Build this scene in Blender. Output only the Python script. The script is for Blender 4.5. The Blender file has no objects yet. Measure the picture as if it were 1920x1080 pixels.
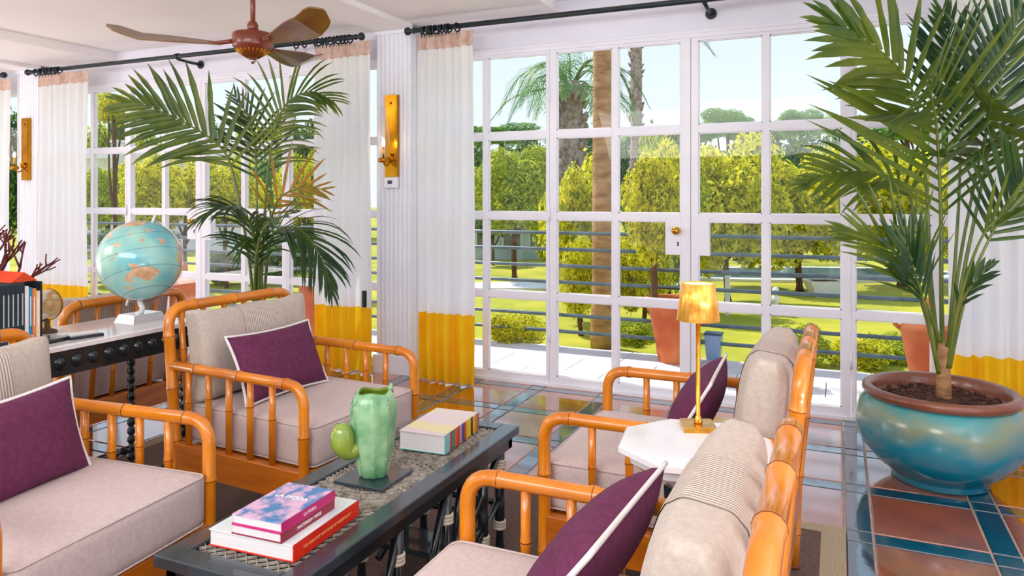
import bpy, bmesh, math, random
from mathutils import Vector, Matrix
from mathutils import noise as mnoise
random.seed(7)
PI = math.pi
sc = bpy.context.scene
COL = sc.collection

# ------------------------------------------------------------------ camera
H = 1.30                      # eye height
FPX = 1371.0                  # focal length in pixels at 1920 wide
YH = 369.0                    # horizon row
AZ = math.atan2(613.0, FPX)   # heading, left of +Y
FWD = Vector((-math.sin(AZ), math.cos(AZ), 0)); RGT = Vector((math.cos(AZ), math.sin(AZ), 0))
cam_d = bpy.data.cameras.new('camera'); cam = bpy.data.objects.new('camera', cam_d); COL.objects.link(cam)
cam.location = (0, 0, H); cam.rotation_euler = (PI/2, 0, AZ)
cam_d.sensor_width = 36.0; cam_d.lens = FPX/1920*36.0; cam_d.shift_y = -(540-YH)/1920
cam_d.clip_start = 0.02; cam_d.clip_end = 400
sc.camera = cam

# ------------------------------------------------------------------ world, sun, exposure
w = bpy.data.worlds.new('world'); sc.world = w; w.use_nodes = True
nt = w.node_tree; nt.nodes.clear()
out = nt.nodes.new('ShaderNodeOutputWorld'); bg = nt.nodes.new('ShaderNodeBackground')
tc = nt.nodes.new('ShaderNodeTexCoord'); sep = nt.nodes.new('ShaderNodeSeparateXYZ'); rp = nt.nodes.new('ShaderNodeValToRGB')
nt.links.new(tc.outputs['Generated'], sep.inputs[0]); nt.links.new(sep.outputs['Z'], rp.inputs[0])
rp.color_ramp.elements[0].position = 0.0; rp.color_ramp.elements[0].color = (0.62, 0.69, 0.76, 1)
rp.color_ramp.elements[1].position = 0.45; rp.color_ramp.elements[1].color = (0.42, 0.54, 0.69, 1)
nt.links.new(rp.outputs[0], bg.inputs['Color']); bg.inputs['Strength'].default_value = 1.08
nt.links.new(bg.outputs[0], out.inputs[0])
sun_d = bpy.data.lights.new('sun', 'SUN'); sun = bpy.data.objects.new('sun', sun_d); COL.objects.link(sun)
sun_d.energy = 3.6; sun_d.angle = math.radians(0.8); sun_d.color = (1.0, 0.93, 0.78)
sun.rotation_euler = Vector((-0.62, 0.22, 0.95)).to_track_quat('Z', 'Y').to_euler()
def area(name, loc, aim, size, power, color):
    d = bpy.data.lights.new(name, 'AREA'); d.shape = 'RECTANGLE'; d.size = size[0]; d.size_y = size[1]
    d.energy = power; d.color = color
    o = bpy.data.objects.new(name, d); COL.objects.link(o); o.location = loc
    o.rotation_euler = (Vector(aim)-Vector(loc)).to_track_quat('-Z', 'Y').to_euler(); return o
area('overhead_fill_light', (-1.6, -1.2, 2.5), (-1.6, 1.2, 0.4), (3.4, 1.6), 85, (1.0, 0.98, 0.97))  # added fill light, unseen overhead, brightens the room
area('ceiling_fill_light', (1.85, -0.2, 0.3), (1.85, -0.199, 2.56), (1.0, 3.4), 120, (1.0, 0.96, 0.95))  # added fill light facing up, lifts the ceiling from the right
area('ceiling_fill_light', (-8.45, 1.2, 0.12), (-8.45, 1.201, 2.56), (0.7, 2.6), 68, (1.0, 0.95, 0.92))  # unseen fill added at the far left to brighten the ceiling there
area('overhead_fill_light', (-5.6, 0.2, 2.5), (-5.4, 2.2, 0.6), (2.4, 1.6), 50, (1.0, 0.90, 0.82))  # second added overhead fill, warmer, for the left side
vs = sc.view_settings; vs.view_transform = 'Standard'; vs.look = 'None'; vs.gamma = 1.0; vs.exposure = 0.55; vs.use_curve_mapping = False

# ------------------------------------------------------------------ helpers
def lin(h):
    h = h.lstrip('#'); r = []
    for i in (0, 2, 4):
        c = int(h[i:i+2], 16)/255
        r.append(c/12.92 if c <= 0.04045 else ((c+0.055)/1.055)**2.4)
    return (*r, 1)
def mat(name, c1, c2=None, rough=0.6, metal=0.0, scale=6.0, detail=3.0, bump=0.0, bscale=None, coat=0.0, ior=None,
        stretch=None, lo=0.35, hi=0.65, transl=0.0, emit=None, estr=0.0, spec=None, sheen=0.0):
    m = bpy.data.materials.new(name); m.use_nodes = True; t = m.node_tree; N = t.nodes; L = t.links
    b = N['Principled BSDF']; c1 = lin(c1) if isinstance(c1, str) else c1
    b.inputs['Base Color'].default_value = c1; b.inputs['Roughness'].default_value = rough; b.inputs['Metallic'].default_value = metal
    if ior: b.inputs['IOR'].default_value = ior
    if spec is not None: b.inputs['Specular IOR Level'].default_value = spec
    if coat: b.inputs['Coat Weight'].default_value = coat; b.inputs['Coat Roughness'].default_value = 0.08
    if sheen: b.inputs['Sheen Weight'].default_value = sheen
    tc = N.new('ShaderNodeTexCoord'); mp = N.new('ShaderNodeMapping'); L.new(tc.outputs['Object'], mp.inputs[0])
    if stretch: mp.inputs['Scale'].default_value = stretch
    if c2:
        c2 = lin(c2) if isinstance(c2, str) else c2
        n = N.new('ShaderNodeTexNoise'); n.inputs['Scale'].default_value = scale; n.inputs['Detail'].default_value = detail
        r = N.new('ShaderNodeValToRGB'); r.color_ramp.elements[0].color = c1; r.color_ramp.elements[1].color = c2
        r.color_ramp.elements[0].position = lo; r.color_ramp.elements[1].position = hi
        L.new(mp.outputs[0], n.inputs['Vector']); L.new(n.outputs[0], r.inputs[0]); L.new(r.outputs[0], b.inputs['Base Color'])
        m['ramp'] = r.name
    if bump:
        n2 = N.new('ShaderNodeTexNoise'); n2.inputs['Scale'].default_value = bscale or scale*4
        bp = N.new('ShaderNodeBump'); bp.inputs['Strength'].default_value = bump; bp.inputs['Distance'].default_value = 0.01
        L.new(mp.outputs[0], n2.inputs['Vector']); L.new(n2.outputs[0], bp.inputs['Height']); L.new(bp.outputs[0], b.inputs['Normal'])
    if emit: b.inputs['Emission Color'].default_value = lin(emit); b.inputs['Emission Strength'].default_value = estr
    if transl:
        tr = N.new('ShaderNodeBsdfTranslucent'); mx = N.new('ShaderNodeMixShader'); mx.inputs[0].default_value = transl
        if c2: L.new(r.outputs[0], tr.inputs[0])
        else: tr.inputs[0].default_value = c1
        L.new(b.outputs[0], mx.inputs[1]); L.new(tr.outputs[0], mx.inputs[2]); L.new(mx.outputs[0], N['Material Output'].inputs[0])
    return m
def glass(name, tint=(1, 1, 1, 1), r0=0.016, rough=0.0, base=0.0):
    m = bpy.data.materials.new(name); m.use_nodes = True; t = m.node_tree; N = t.nodes; L = t.links; N.clear()
    o = N.new('ShaderNodeOutputMaterial'); a = N.new('ShaderNodeBsdfTransparent'); g = N.new('ShaderNodeBsdfGlossy'); f = N.new('ShaderNodeLayerWeight')
    mx = N.new('ShaderNodeMixShader'); a.inputs[0].default_value = tint; g.inputs['Roughness'].default_value = rough
    pw = N.new('ShaderNodeMath'); pw.operation = 'POWER'; pw.inputs[1].default_value = 5; L.new(f.outputs['Facing'], pw.inputs[0])
    ad = N.new('ShaderNodeMath'); ad.operation = 'MULTIPLY_ADD'; ad.inputs[1].default_value = 0.9; ad.inputs[2].default_value = r0+base; L.new(pw.outputs[0], ad.inputs[0])
    L.new(ad.outputs[0], mx.inputs[0]); L.new(a.outputs[0], mx.inputs[1]); L.new(g.outputs[0], mx.inputs[2]); L.new(mx.outputs[0], o.inputs[0])
    return m

class MB:
    def __init__(s): s.v = []; s.f = []; s.m = []; s.sm = []
    def add(s, vs, fs, mi=0, smooth=False):
        o = len(s.v); s.v += [tuple(v) for v in vs]; s.f += [tuple(i+o for i in f) for f in fs]
        s.m += [mi]*len(fs); s.sm += [smooth]*len(fs); return s
    def box(s, c, d, mi=0, rot=None):
        x, y, z = d[0]/2, d[1]/2, d[2]/2
        vs = [Vector((i*x, j*y, k*z)) for i in (-1, 1) for j in (-1, 1) for k in (-1, 1)]
        if rot is not None: vs = [rot @ v for v in vs]
        vs = [v+Vector(c) for v in vs]
        return s.add(vs, [(0,1,3,2),(4,6,7,5),(0,4,5,1),(2,3,7,6),(0,2,6,4),(1,5,7,3)], mi)
    def bb(s, x0, x1, y0, y1, z0, z1, mi=0): return s.box(((x0+x1)/2, (y0+y1)/2, (z0+z1)/2), (abs(x1-x0), abs(y1-y0), abs(z1-z0)), mi)
    def slab(s, x0, x1, y0, y1, z0, z1, b=0.003, mi=0):     # box with a bevelled top
        vs = [(x0,y0,z0),(x1,y0,z0),(x1,y1,z0),(x0,y1,z0),(x0,y0,z1-b),(x1,y0,z1-b),(x1,y1,z1-b),(x0,y1,z1-b),
              (x0+b,y0+b,z1),(x1-b,y0+b,z1),(x1-b,y1-b,z1),(x0+b,y1-b,z1)]
        fs = [(3,2,1,0)]+[(i,(i+1)%4,4+(i+1)%4,4+i) for i in range(4)]+[(4+i,4+(i+1)%4,8+(i+1)%4,8+i) for i in range(4)]+[(8,9,10,11)]
        return s.add(vs, fs, mi)
    def tube(s, pts, r, seg=10, mi=0, cap=True, mids=None):
        P = [Vector(p) for p in pts]; n = len(P)
        if not hasattr(r, '__len__'): r = [r]*n
        T = []
        for i in range(n):
            a = P[max(i-1, 0)]; b = P[min(i+1, n-1)]; d = (b-a); T.append(d.normalized() if d.length > 1e-9 else Vector((0, 0, 1)))
        up = Vector((0, 0, 1)) if abs(T[0].z) < 0.9 else Vector((1, 0, 0))
        u = T[0].cross(up).normalized(); vs = []
        for i in range(n):
            u = (u-T[i]*u.dot(T[i])).normalized(); v = T[i].cross(u)
            for k in range(seg):
                a = 2*PI*k/seg; vs.append(P[i]+(u*math.cos(a)+v*math.sin(a))*r[i])
        o = len(s.v); s.v += [tuple(x) for x in vs]
        for i in range(n-1):
            mm = mids[i] if mids else mi
            for k in range(seg):
                s.f.append((o+i*seg+k, o+i*seg+(k+1)%seg, o+(i+1)*seg+(k+1)%seg, o+(i+1)*seg+k)); s.m.append(mm); s.sm.append(True)
        if cap:
            s.f.append(tuple(o+k for k in reversed(range(seg)))); s.m.append(mi); s.sm.append(False)
            s.f.append(tuple(o+(n-1)*seg+k for k in range(seg))); s.m.append(mi); s.sm.append(False)
        return s
    def lathe(s, prof, c=(0, 0, 0), seg=32, mi=0, sx=1, sy=1, close=False):
        vs = []
        for r, z in prof:
            for k in range(seg):
                a = 2*PI*k/seg; vs.append((c[0]+r*sx*math.cos(a), c[1]+r*sy*math.sin(a), c[2]+z))
        fs = []
        for i in range(len(prof)-1):
            for k in range(seg): fs.append((i*seg+k, i*seg+(k+1)%seg, (i+1)*seg+(k+1)%seg, (i+1)*seg+k))
        s.add(vs, fs, mi, True)
        o = len(s.v)-len(vs)
        if prof[0][0] > 1e-4: s.f.append(tuple(o+k for k in reversed(range(seg)))); s.m.append(mi); s.sm.append(False)
        if prof[-1][0] > 1e-4 and not close: s.f.append(tuple(o+(len(prof)-1)*seg+k for k in range(seg))); s.m.append(mi); s.sm.append(False)
        return s
    def prism(s, poly, z0, z1, mi=0, poly2=None):
        p2 = poly2 or poly; n = len(poly)
        vs = [(x, y, z0) for x, y in poly]+[(x, y, z1) for x, y in p2]
        return s.add(vs, [tuple(reversed(range(n)))]+[tuple(range(n, 2*n))]+[(i, (i+1)%n, n+(i+1)%n, n+i) for i in range(n)], mi)
    def mesh(s, name, mats):
        me = bpy.data.meshes.new(name); me.from_pydata(s.v, [], s.f)
        for m in (mats if isinstance(mats, (list, tuple)) else [mats]): me.materials.append(m)
        me.polygons.foreach_set('material_index', s.m); me.polygons.foreach_set('use_smooth', s.sm); me.update(); return me
    def build(s, name, mats, parent=None, loc=None): return link(name, s.mesh(name, mats), parent, loc)
def link(name, me, parent=None, loc=None):
    o = bpy.data.objects.new(name, me); COL.objects.link(o); o.parent = parent
    if loc: o.location = loc
    return o
def tag(o, label=None, cat=None, group=None, kind=None):
    if label: o['label'] = label
    if cat: o['category'] = cat
    if group: o['group'] = group
    if kind: o['kind'] = kind
    return o
def thing(name, label, cat, loc=(0, 0, 0), rz=0, group=None, kind=None):
    o = bpy.data.objects.new(name, None); COL.objects.link(o); o.empty_display_size = 0.1; o.location = loc; o.rotation_euler = (0, 0, rz)
    return tag(o, label, cat, group, kind)
def copy_tree(o, parent=None):
    c = o.copy(); COL.objects.link(c); c.parent = parent
    for ch in list(o.children): copy_tree(ch, c)
    return c
def W(x, y, d): return Vector((0, 0, H+(YH-y)/FPX*d))+FWD*d+RGT*((x-960)/FPX*d)
def onZ(x, y, z): return W(x, y, FPX*(H-z)/(y-YH))
def onY(x, y, Y):
    r = FWD+RGT*((x-960)/FPX); return W(x, y, Y/r.y)
def catmull(P, n=8):
    P = [Vector(p) for p in P]; out = []
    for i in range(len(P)-1):
        p0 = P[max(i-1, 0)]; p1 = P[i]; p2 = P[i+1]; p3 = P[min(i+2, len(P)-1)]
        for k in range(n):
            t = k/n; out.append(0.5*((2*p1)+(p2-p0)*t+(2*p0-5*p1+4*p2-p3)*t*t+(3*p1-p0-3*p2+p3)*t**3))
    out.append(P[-1]); return out
def fillet(P, rad, n=6):
    P = [Vector(p) for p in P]; out = [P[0]]
    for i in range(1, len(P)-1):
        a, b, c = P[i-1], P[i], P[i+1]; d1 = (a-b).normalized(); d2 = (c-b).normalized()
        if d1.dot(d2) < -0.97: out.append(b); continue
        p = b+d1*rad; q = b+d2*rad
        for k in range(n+1):
            t = k/n; out.append(p.lerp(b, t).lerp(b.lerp(q, t), t))
    out.append(P[-1]); return out
def bamboo(mb, path, r, space=0.17, phase=0.09, seg=12):
    P = [Vector(p) for p in path]; S = [0.0]
    for i in range(1, len(P)): S.append(S[-1]+(P[i]-P[i-1]).length)
    tot = S[-1]
    def at(s):
        s = max(0, min(tot, s))
        for i in range(1, len(P)):
            if s <= S[i]+1e-9: return P[i-1].lerp(P[i], (s-S[i-1])/max(S[i]-S[i-1], 1e-9))
        return P[-1]
    ev = [(s, r, 0) for s in S]
    x = phase
    while x < tot-0.02:
        ev = [e for e in ev if abs(e[0]-x) > 0.014]
        ev += [(x-0.012, r, 0), (x-0.005, r*1.13, 0), (x-0.0016, r*1.15, 1), (x+0.0016, r*1.1, 0), (x+0.006, r*1.12, 0), (x+0.013, r, 0)]
        x += space
    ev.sort(); mids = [e[2] for e in ev[:-1]]
    return mb.tube([at(e[0]) for e in ev], [e[1] for e in ev], seg, mids=mids)
def softbox(hx, hy, hz, r, puff=(0, 0, 0), n=10, wob=0.0, seed=0, pinch=0.0, sag=0.0):
    mb = MB(); idx = {}
    def key(p): return (round(p[0]*n), round(p[1]*n), round(p[2]*n))
    def pt(p):
        k = key(p)
        if k in idx: return idx[k]
        h = (hx, hy, hz); q = [math.copysign(1, c)*abs(c)**0.8*hh for c, hh in zip(p, h)]
        inn = [max(-(hh-r), min(hh-r, c)) for c, hh in zip(q, h)]
        d = Vector([a-b for a, b in zip(q, inn)]); v = Vector(inn)+(d.normalized()*r if d.length > 1e-6 else d)
        for a in range(3):
            b, c = (a+1) % 3, (a+2) % 3
            v[a] += math.copysign(1, p[a])*puff[a]*(1-p[b]**2)*(1-p[c]**2)*(abs(p[a])**2)
        if pinch:
            cc = abs(p[1]*p[2])**4; v[0] *= 1-0.45*cc; v[1] += math.copysign(pinch, p[1])*cc; v[2] += math.copysign(pinch, p[2])*cc
            v[1] -= math.copysign(pinch*0.5, p[1])*abs(p[1])**4*(1-abs(p[2])**2)
        if sag and p[2] > 0: v[2] -= sag*p[2]**2*(1-p[1]**2)*(0.8+0.4*math.sin(p[1]*5+seed))
        if wob:
            nv = mnoise.noise_vector(Vector(v)*9+Vector((seed, seed*2, 0))); v += nv*wob
        idx[k] = len(mb.v); mb.v.append(tuple(v)); return idx[k]
    for a in range(3):
        b, c = (a+1) % 3, (a+2) % 3
        for sgn in (-1, 1):
            for i in range(-n, n, 2):
                for j in range(-n, n, 2):
                    q = []
                    for (u, w_) in ((i, j), (i+2, j), (i+2, j+2), (i, j+2)):
                        p = [0, 0, 0]; p[a] = sgn; p[b] = u/n; p[c] = w_/n; q.append(pt(p))
                    mb.f.append(tuple(q) if sgn > 0 else tuple(reversed(q))); mb.m.append(0); mb.sm.append(True)
    return mb
def throw_pillow(wd, ht, th, seed=0, n=18):
    """pillow in the y-z plane, facing +x"""
    mb = MB(); ids = {}
    def edge(u, v):
        y = wd/2*u*(1-0.07*(1-v*v)); z = ht/2*v*(1-0.09*(1-u*u)); return y, z
    for side in (1, -1):
        for i in range(n+1):
            for j in range(n+1):
                u = -1+2*i/n; v = -1+2*j/n; y, z = edge(u, v)
                t = ((1-abs(u)**2.6)*(1-abs(v)**2.6))
                x = th/2*max(t, 0)**0.55
                x += 0.004*mnoise.noise(Vector((y*14+seed, z*14, side)))*t
                if t < 1e-6: k = (i, j)
                else: k = (i, j, side)
                if k not in ids: ids[k] = len(mb.v); mb.v.append((x*side, y, z))
        for i in range(n):
            for j in range(n):
                q = []
                for a, b in ((i, j), (i+1, j), (i+1, j+1), (i, j+1)): q.append(ids.get((a, b), ids.get((a, b, side))))
                mb.f.append(tuple(q) if side > 0 else tuple(reversed(q))); mb.m.append(0); mb.sm.append(True)
    loop = []
    for k in range(n): loop.append(edge(-1+2*k/n, -1))
    for k in range(n): loop.append(edge(1, -1+2*k/n))
    for k in range(n): loop.append(edge(1-2*k/n, 1))
    for k in range(n+1): loop.append(edge(-1, 1-2*k/n))
    return mb, [(0, y, z) for y, z in loop]
def text_mesh(name, s, size, m, extr=0.0006):
    cu = bpy.data.curves.new(name, 'FONT'); cu.body = s; cu.size = size; cu.extrude = extr; cu.align_x = 'CENTER'; cu.align_y = 'CENTER'
    o = bpy.data.objects.new(name, cu); COL.objects.link(o)
    me = bpy.data.meshes.new_from_object(o.evaluated_get(bpy.context.evaluated_depsgraph_get()))
    bpy.data.objects.remove(o); bpy.data.curves.remove(cu); me.materials.clear(); me.materials.append(m); me.name = name; return me

# ------------------------------------------------------------------ materials
M = {}
M['white'] = mat('white_paint', '#f2f3fa', '#ebedf6', rough=0.5, scale=3)
M['wall'] = mat('wall_plaster', '#ebebf6', '#e4e4f0', rough=0.75, scale=2, bump=0.05, bscale=60)
M['ceil'] = mat('ceiling_plaster', '#faf7f6', '#f5f1f1', rough=0.85, scale=1.2, bump=0.04, bscale=50)
M['frame'] = mat('window_paint', '#f3f3fa', '#ececf6', rough=0.35, scale=3)
M['glass'] = glass('window_glass')
M['clear'] = glass('clear_acrylic', (0.95, 0.95, 0.96, 1), 0.10, 0.02)
M['tile'] = mat('terracotta_tile', '#b4581a', '#8f4212', rough=0.10, scale=5, detail=5, coat=1.0, ior=2.6, bump=0.03, bscale=12)
M['blue'] = mat('blue_glazed_tile', '#03304a', '#044a68', rough=0.06, scale=9, detail=4, coat=1.0, ior=2.2, bump=0.04, bscale=25)
M['grout'] = mat('grout', '#cbb8a8', '#b5a292', rough=0.8, scale=30)
M['rug'] = mat('rug_weave', '#7a6055', '#604a40', rough=0.95, scale=160, detail=1, bump=0.5, bscale=300)
M['rugb'] = mat('rug_border', '#b9a888', '#a8977a', rough=0.9, scale=120, detail=1, bump=0.3, bscale=250)
M['bam'] = mat('bamboo', '#ea8c10', '#c66c06', rough=0.28, scale=7, detail=5, coat=0.7, stretch=(1, 1, 1), lo=0.3, hi=0.75)
M['bamd'] = mat('bamboo_node', '#6e3206', '#8a4208', rough=0.4, scale=20)
M['wood'] = mat('apron_wood', '#d0740e', '#b05a08', rough=0.3, scale=3, detail=5, stretch=(1, 1, 9), coat=0.4)
M['fab'] = mat('seat_fabric', '#d2bfbb', '#c8b4b0', rough=0.9, scale=90, detail=2, bump=0.18, bscale=350, sheen=0.2)
M['fabc'] = mat('taupe_fabric', '#c6b9ac', '#bbada0', rough=0.9, scale=90, detail=2, bump=0.15, bscale=350, sheen=0.2)
M['rib'] = mat('ribbed_fabric', '#d8c9bc', rough=0.9)
_t = M['rib'].node_tree; _tc = _t.nodes.new('ShaderNodeTexCoord'); _w = _t.nodes.new('ShaderNodeTexWave'); _w.bands_direction = 'Y'; _w.inputs['Scale'].default_value = 34; _w.inputs['Distortion'].default_value = 0.6; _w.inputs['Detail Scale'].default_value = 6
_r = _t.nodes.new('ShaderNodeValToRGB'); _r.color_ramp.elements[0].color = lin('#a8998c'); _r.color_ramp.elements[1].color = lin('#dccfc4'); _r.color_ramp.elements[0].position = 0.1; _r.color_ramp.elements[1].position = 0.6
_b = _t.nodes.new('ShaderNodeBump'); _b.inputs['Strength'].default_value = 0.6; _b.inputs['Distance'].default_value = 0.004
_t.links.new(_tc.outputs['Object'], _w.inputs[0]); _t.links.new(_w.outputs[0], _r.inputs[0]); _t.links.new(_r.outputs[0], _t.nodes['Principled BSDF'].inputs['Base Color']); _t.links.new(_w.outputs[0], _b.inputs['Height']); _t.links.new(_b.outputs[0], _t.nodes['Principled BSDF'].inputs['Normal'])
M['purple'] = mat('plum_fabric', '#6b2850', '#5c1f44', rough=0.85, scale=60, bump=0.12, bscale=300)
M['pipe'] = mat('white_piping', '#efe9e6', rough=0.7)
M['black'] = mat('black_lacquer', '#121b20', '#202d33', rough=0.22, scale=6, coat=0.3)
M['blackg'] = mat('worn_black_top', '#25323a', '#31404a', rough=0.25, scale=5, coat=0.6)
M['lat'] = mat('carved_lattice', '#b8afa2', '#857c72', rough=0.5, scale=40, coat=0.2)
M['wrap'] = mat('cane_wrap', '#e3dcca', '#cbc2ac', rough=0.6, scale=60)
M['marble'] = mat('white_marble', '#f4f2f3', '#e3e1e4', rough=0.08, scale=3.5, detail=8, coat=0.3, lo=0.45, hi=0.75)
M['gold'] = mat('brushed_gold', '#e8b24a', '#c98f2c', rough=0.24, metal=1.0, scale=30)
M['goldl'] = mat('gold_leaf_shade', '#f8c866', '#d8962e', rough=0.25, metal=0.75, scale=90, detail=2, bump=0.12, bscale=120, stretch=(1, 1, 0.25), emit='#ffb850', estr=0.22)
M['brass'] = mat('brass', '#c78b16', '#a66f0c', rough=0.25, metal=0.9, scale=8)
M['iron'] = mat('black_iron', '#101c20', '#18282d', rough=0.4, scale=10)
M['voile'] = mat('white_curtain', '#fcfcfe', '#f8f8fc', rough=0.9, scale=5, transl=0.5)
M['yel'] = mat('yellow_curtain', '#ffd624', '#ffc812', rough=0.85, scale=4, transl=0.5)
M['head'] = mat('curtain_heading', '#e8cdbf', '#d8b8a8', rough=0.9, scale=20, transl=0.2)
M['fan'] = mat('fan_brown', '#8a3a1e', '#702c16', rough=0.35, scale=5, coat=0.4)
M['fanb'] = mat('fan_blade_wood', '#7f5f1c', '#6a3a1c', rough=0.35, scale=3, stretch=(1, 4, 1), coat=0.5)
M['celadon'] = mat('celadon_glaze', '#a6cf9e', '#5c9c6a', rough=0.25, scale=14, detail=6, coat=0.35, bump=0.15, bscale=20)
M['celin'] = mat('green_glaze_inside', '#6f8a1c', '#55701a', rough=0.25, scale=9)
M['celarm'] = mat('olive_glaze', '#93a83c', '#7f9a3e', rough=0.2, scale=12, coat=0.6)
M['paper'] = mat('book_pages', '#f2efee', '#dedad9', rough=0.8, scale=1, stretch=(1, 1, 400))
M['terra'] = mat('terracotta', '#b8562a', '#d4834c', rough=0.75, scale=4, detail=6, bump=0.2, bscale=20, lo=0.4, hi=0.72)
M['soil'] = mat('soil', '#3a2014', '#5a3522', rough=0.95, scale=30, bump=0.8, bscale=60)
M['rimb'] = mat('brown_rim_glaze', '#8a5138', '#744029', rough=0.3, scale=6, coat=0.5)
M['slab'] = mat('terrace_stone', '#dcd8e2', '#cec8d4', rough=0.6, scale=5)
M['rail'] = mat('railing_steel', '#66777f', '#566670', rough=0.35, metal=0.5, scale=10)
M['lawn'] = mat('lawn_grass', '#b4ae30', '#8e981e', rough=0.9, scale=1.3, detail=8, bump=0.6, bscale=60)
M['stonew'] = mat('white_stone', '#e9e8ec', '#dcdbe2', rough=0.6, scale=5)
M['water'] = mat('pool_water', '#8fb6c4', '#a5c6d0', rough=0.04, scale=2, bump=0.1, bscale=8, coat=1)
M['bark'] = mat('palm_bark', '#c49a6c', '#9c7046', rough=0.85, scale=7, detail=5, stretch=(1, 1, 3), bump=0.6, bscale=25)
M['barkg'] = mat('palm_stub_bark', '#b8a4a2', '#8a766e', rough=0.9, scale=12, detail=5, bump=0.8, bscale=30)
M['bark2'] = mat('tree_bark', '#6b4a2c', '#4a331d', rough=0.9, scale=14, bump=0.5, bscale=40)
def leafmat(n, a, b, s=3.0, tr=0.4, r=0.45, isl=False, mid=None):
    m = mat(n, a, b, rough=r, scale=s, detail=4, transl=tr)
    if isl:
        N = m.node_tree.nodes; L = m.node_tree.links; g_ = N.new('ShaderNodeNewGeometry'); rpn = N[m['ramp']]
        L.new(g_.outputs['Random Per Island'], rpn.inputs[0]); rpn.color_ramp.elements[0].position = 0.0; rpn.color_ramp.elements[1].position = 1.0
        if mid: e = rpn.color_ramp.elements.new(0.45); e.color = lin(mid)
    return m
M['lf_yel'] = leafmat('yellow_green_leaf', '#4a6a12', '#fff858', isl=True, mid='#e6e01e', tr=0.55)
M['lf_grn'] = leafmat('green_leaf', '#2f5c1c', '#f0ea3a', isl=True, mid='#aabc1c', tr=0.5)
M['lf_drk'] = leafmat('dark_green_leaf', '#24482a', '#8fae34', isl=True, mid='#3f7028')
M['lf_lt'] = leafmat('light_green_leaf', '#7c9c28', '#e6e24c', isl=True, mid='#b4c034')
M['lf_hill'] = leafmat('hill_leaf', '#4f8440', '#9cc060', isl=True, mid='#74a648')
M['frond'] = leafmat('frond_green', '#3f5c1c', '#6c7c22', s=5, tr=0.3, r=0.32)
M['frond2'] = leafmat('frond_deep_green', '#20452c', '#426222', s=5, tr=0.25, r=0.32)
M['frondy'] = leafmat('frond_orange_green', '#b5720f', '#7d7a18', s=7, tr=0.3, r=0.35)
M['stem'] = mat('palm_stem', '#4f681c', '#6f7a26', rough=0.4, scale=9, coat=0.2)
M['gpalm'] = leafmat('garden_palm_leaf', '#4f8f5c', '#6ea53a', s=1, tr=0.3)

# ------------------------------------------------------------------ room shell
YW = 4.69; YC = 4.56; ZC = 2.56; XL, XR = -8.9, 2.5; YB = -2.4
fl = thing('floor', 'glossy terracotta tile floor edged with dark blue glazed strips', None, kind='structure'); del fl['label']
def struct(name, mb, m, parent=None):
    o = mb.build(name, m, parent)
    if parent is None: o['kind'] = 'structure'
    return o
MB().bb(XL, XR, YB, YW+0.06, -0.12, -0.006).build('grout_bed', M['grout'], fl)
PX, PY, X0, Y0 = 0.4865, 0.503, 0.022, 3.05      # strips start at X0+k*PX / Y0+k*PY, 0.098 wide
SW = 0.098; G = 0.0045
tmesh = MB().slab(G, PX-SW-G, G, PY-SW-G, -0.012, 0.0).mesh('floor_tile', M['tile'])
hmesh = MB().slab(G, PX-SW-G, G, SW-G, -0.012, 0.0).mesh('border_tile', M['blue'])
vmesh = MB().slab(G, SW-G, G, PY-SW-G, -0.012, 0.0).mesh('border_tile', M['blue'])
cmesh = MB().slab(G, SW-G, G, SW-G, -0.012, 0.0).mesh('corner_tile', M['blue'])
bulk = MB()
rugx0, rugx1, rugy1 = -3.35, 0.022, 3.13
for i in range(-16, 6):
    for j in range(-13, 4):
        x = X0+i*PX; y = Y0+j*PY
        if y+SW > YW+0.06: continue
        ytop = min(y+PY, YW+0.05)
        under = rugx0 < x-0.01 and x+PX-0.2 < rugx1 and y+PY < rugy1+0.1
        if j >= -2 and not under and x > -7.6 and y+PY < YW+0.3:
            tl = link('floor_tile', tmesh, fl, (x+SW, y+SW, 0))
            if y+PY > YW+0.05: tl.scale = (1, (YW+0.05-y-SW)/(PY-SW), 1)
            link('border_tile', hmesh, fl, (x+SW, y, 0)); link('corner_tile', cmesh, fl, (x, y, 0))
            vt = link('border_tile', vmesh, fl, (x, y+SW, 0))
            if y+PY > YW+0.05: vt.scale = (1, (YW+0.05-y-SW)/(PY-SW), 1)
        else:
            if x < XL or x+PX > XR or y < YB: continue
            bulk.slab(x+SW+G, x+PX-G, y+SW+G, ytop-G, -0.012, 0, mi=0)
            bulk.slab(x+SW+G, x+PX-G, y+G, y+SW-G, -0.012, 0, mi=1); bulk.slab(x+G, x+SW-G, y+SW+G, ytop-G, -0.012, 0, mi=1); bulk.slab(x+G, x+SW-G, y+G, y+SW-G, -0.012, 0, mi=1)
tag(bulk.build('tile_field', [M['tile'], M['blue']], fl), kind='stuff')

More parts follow.
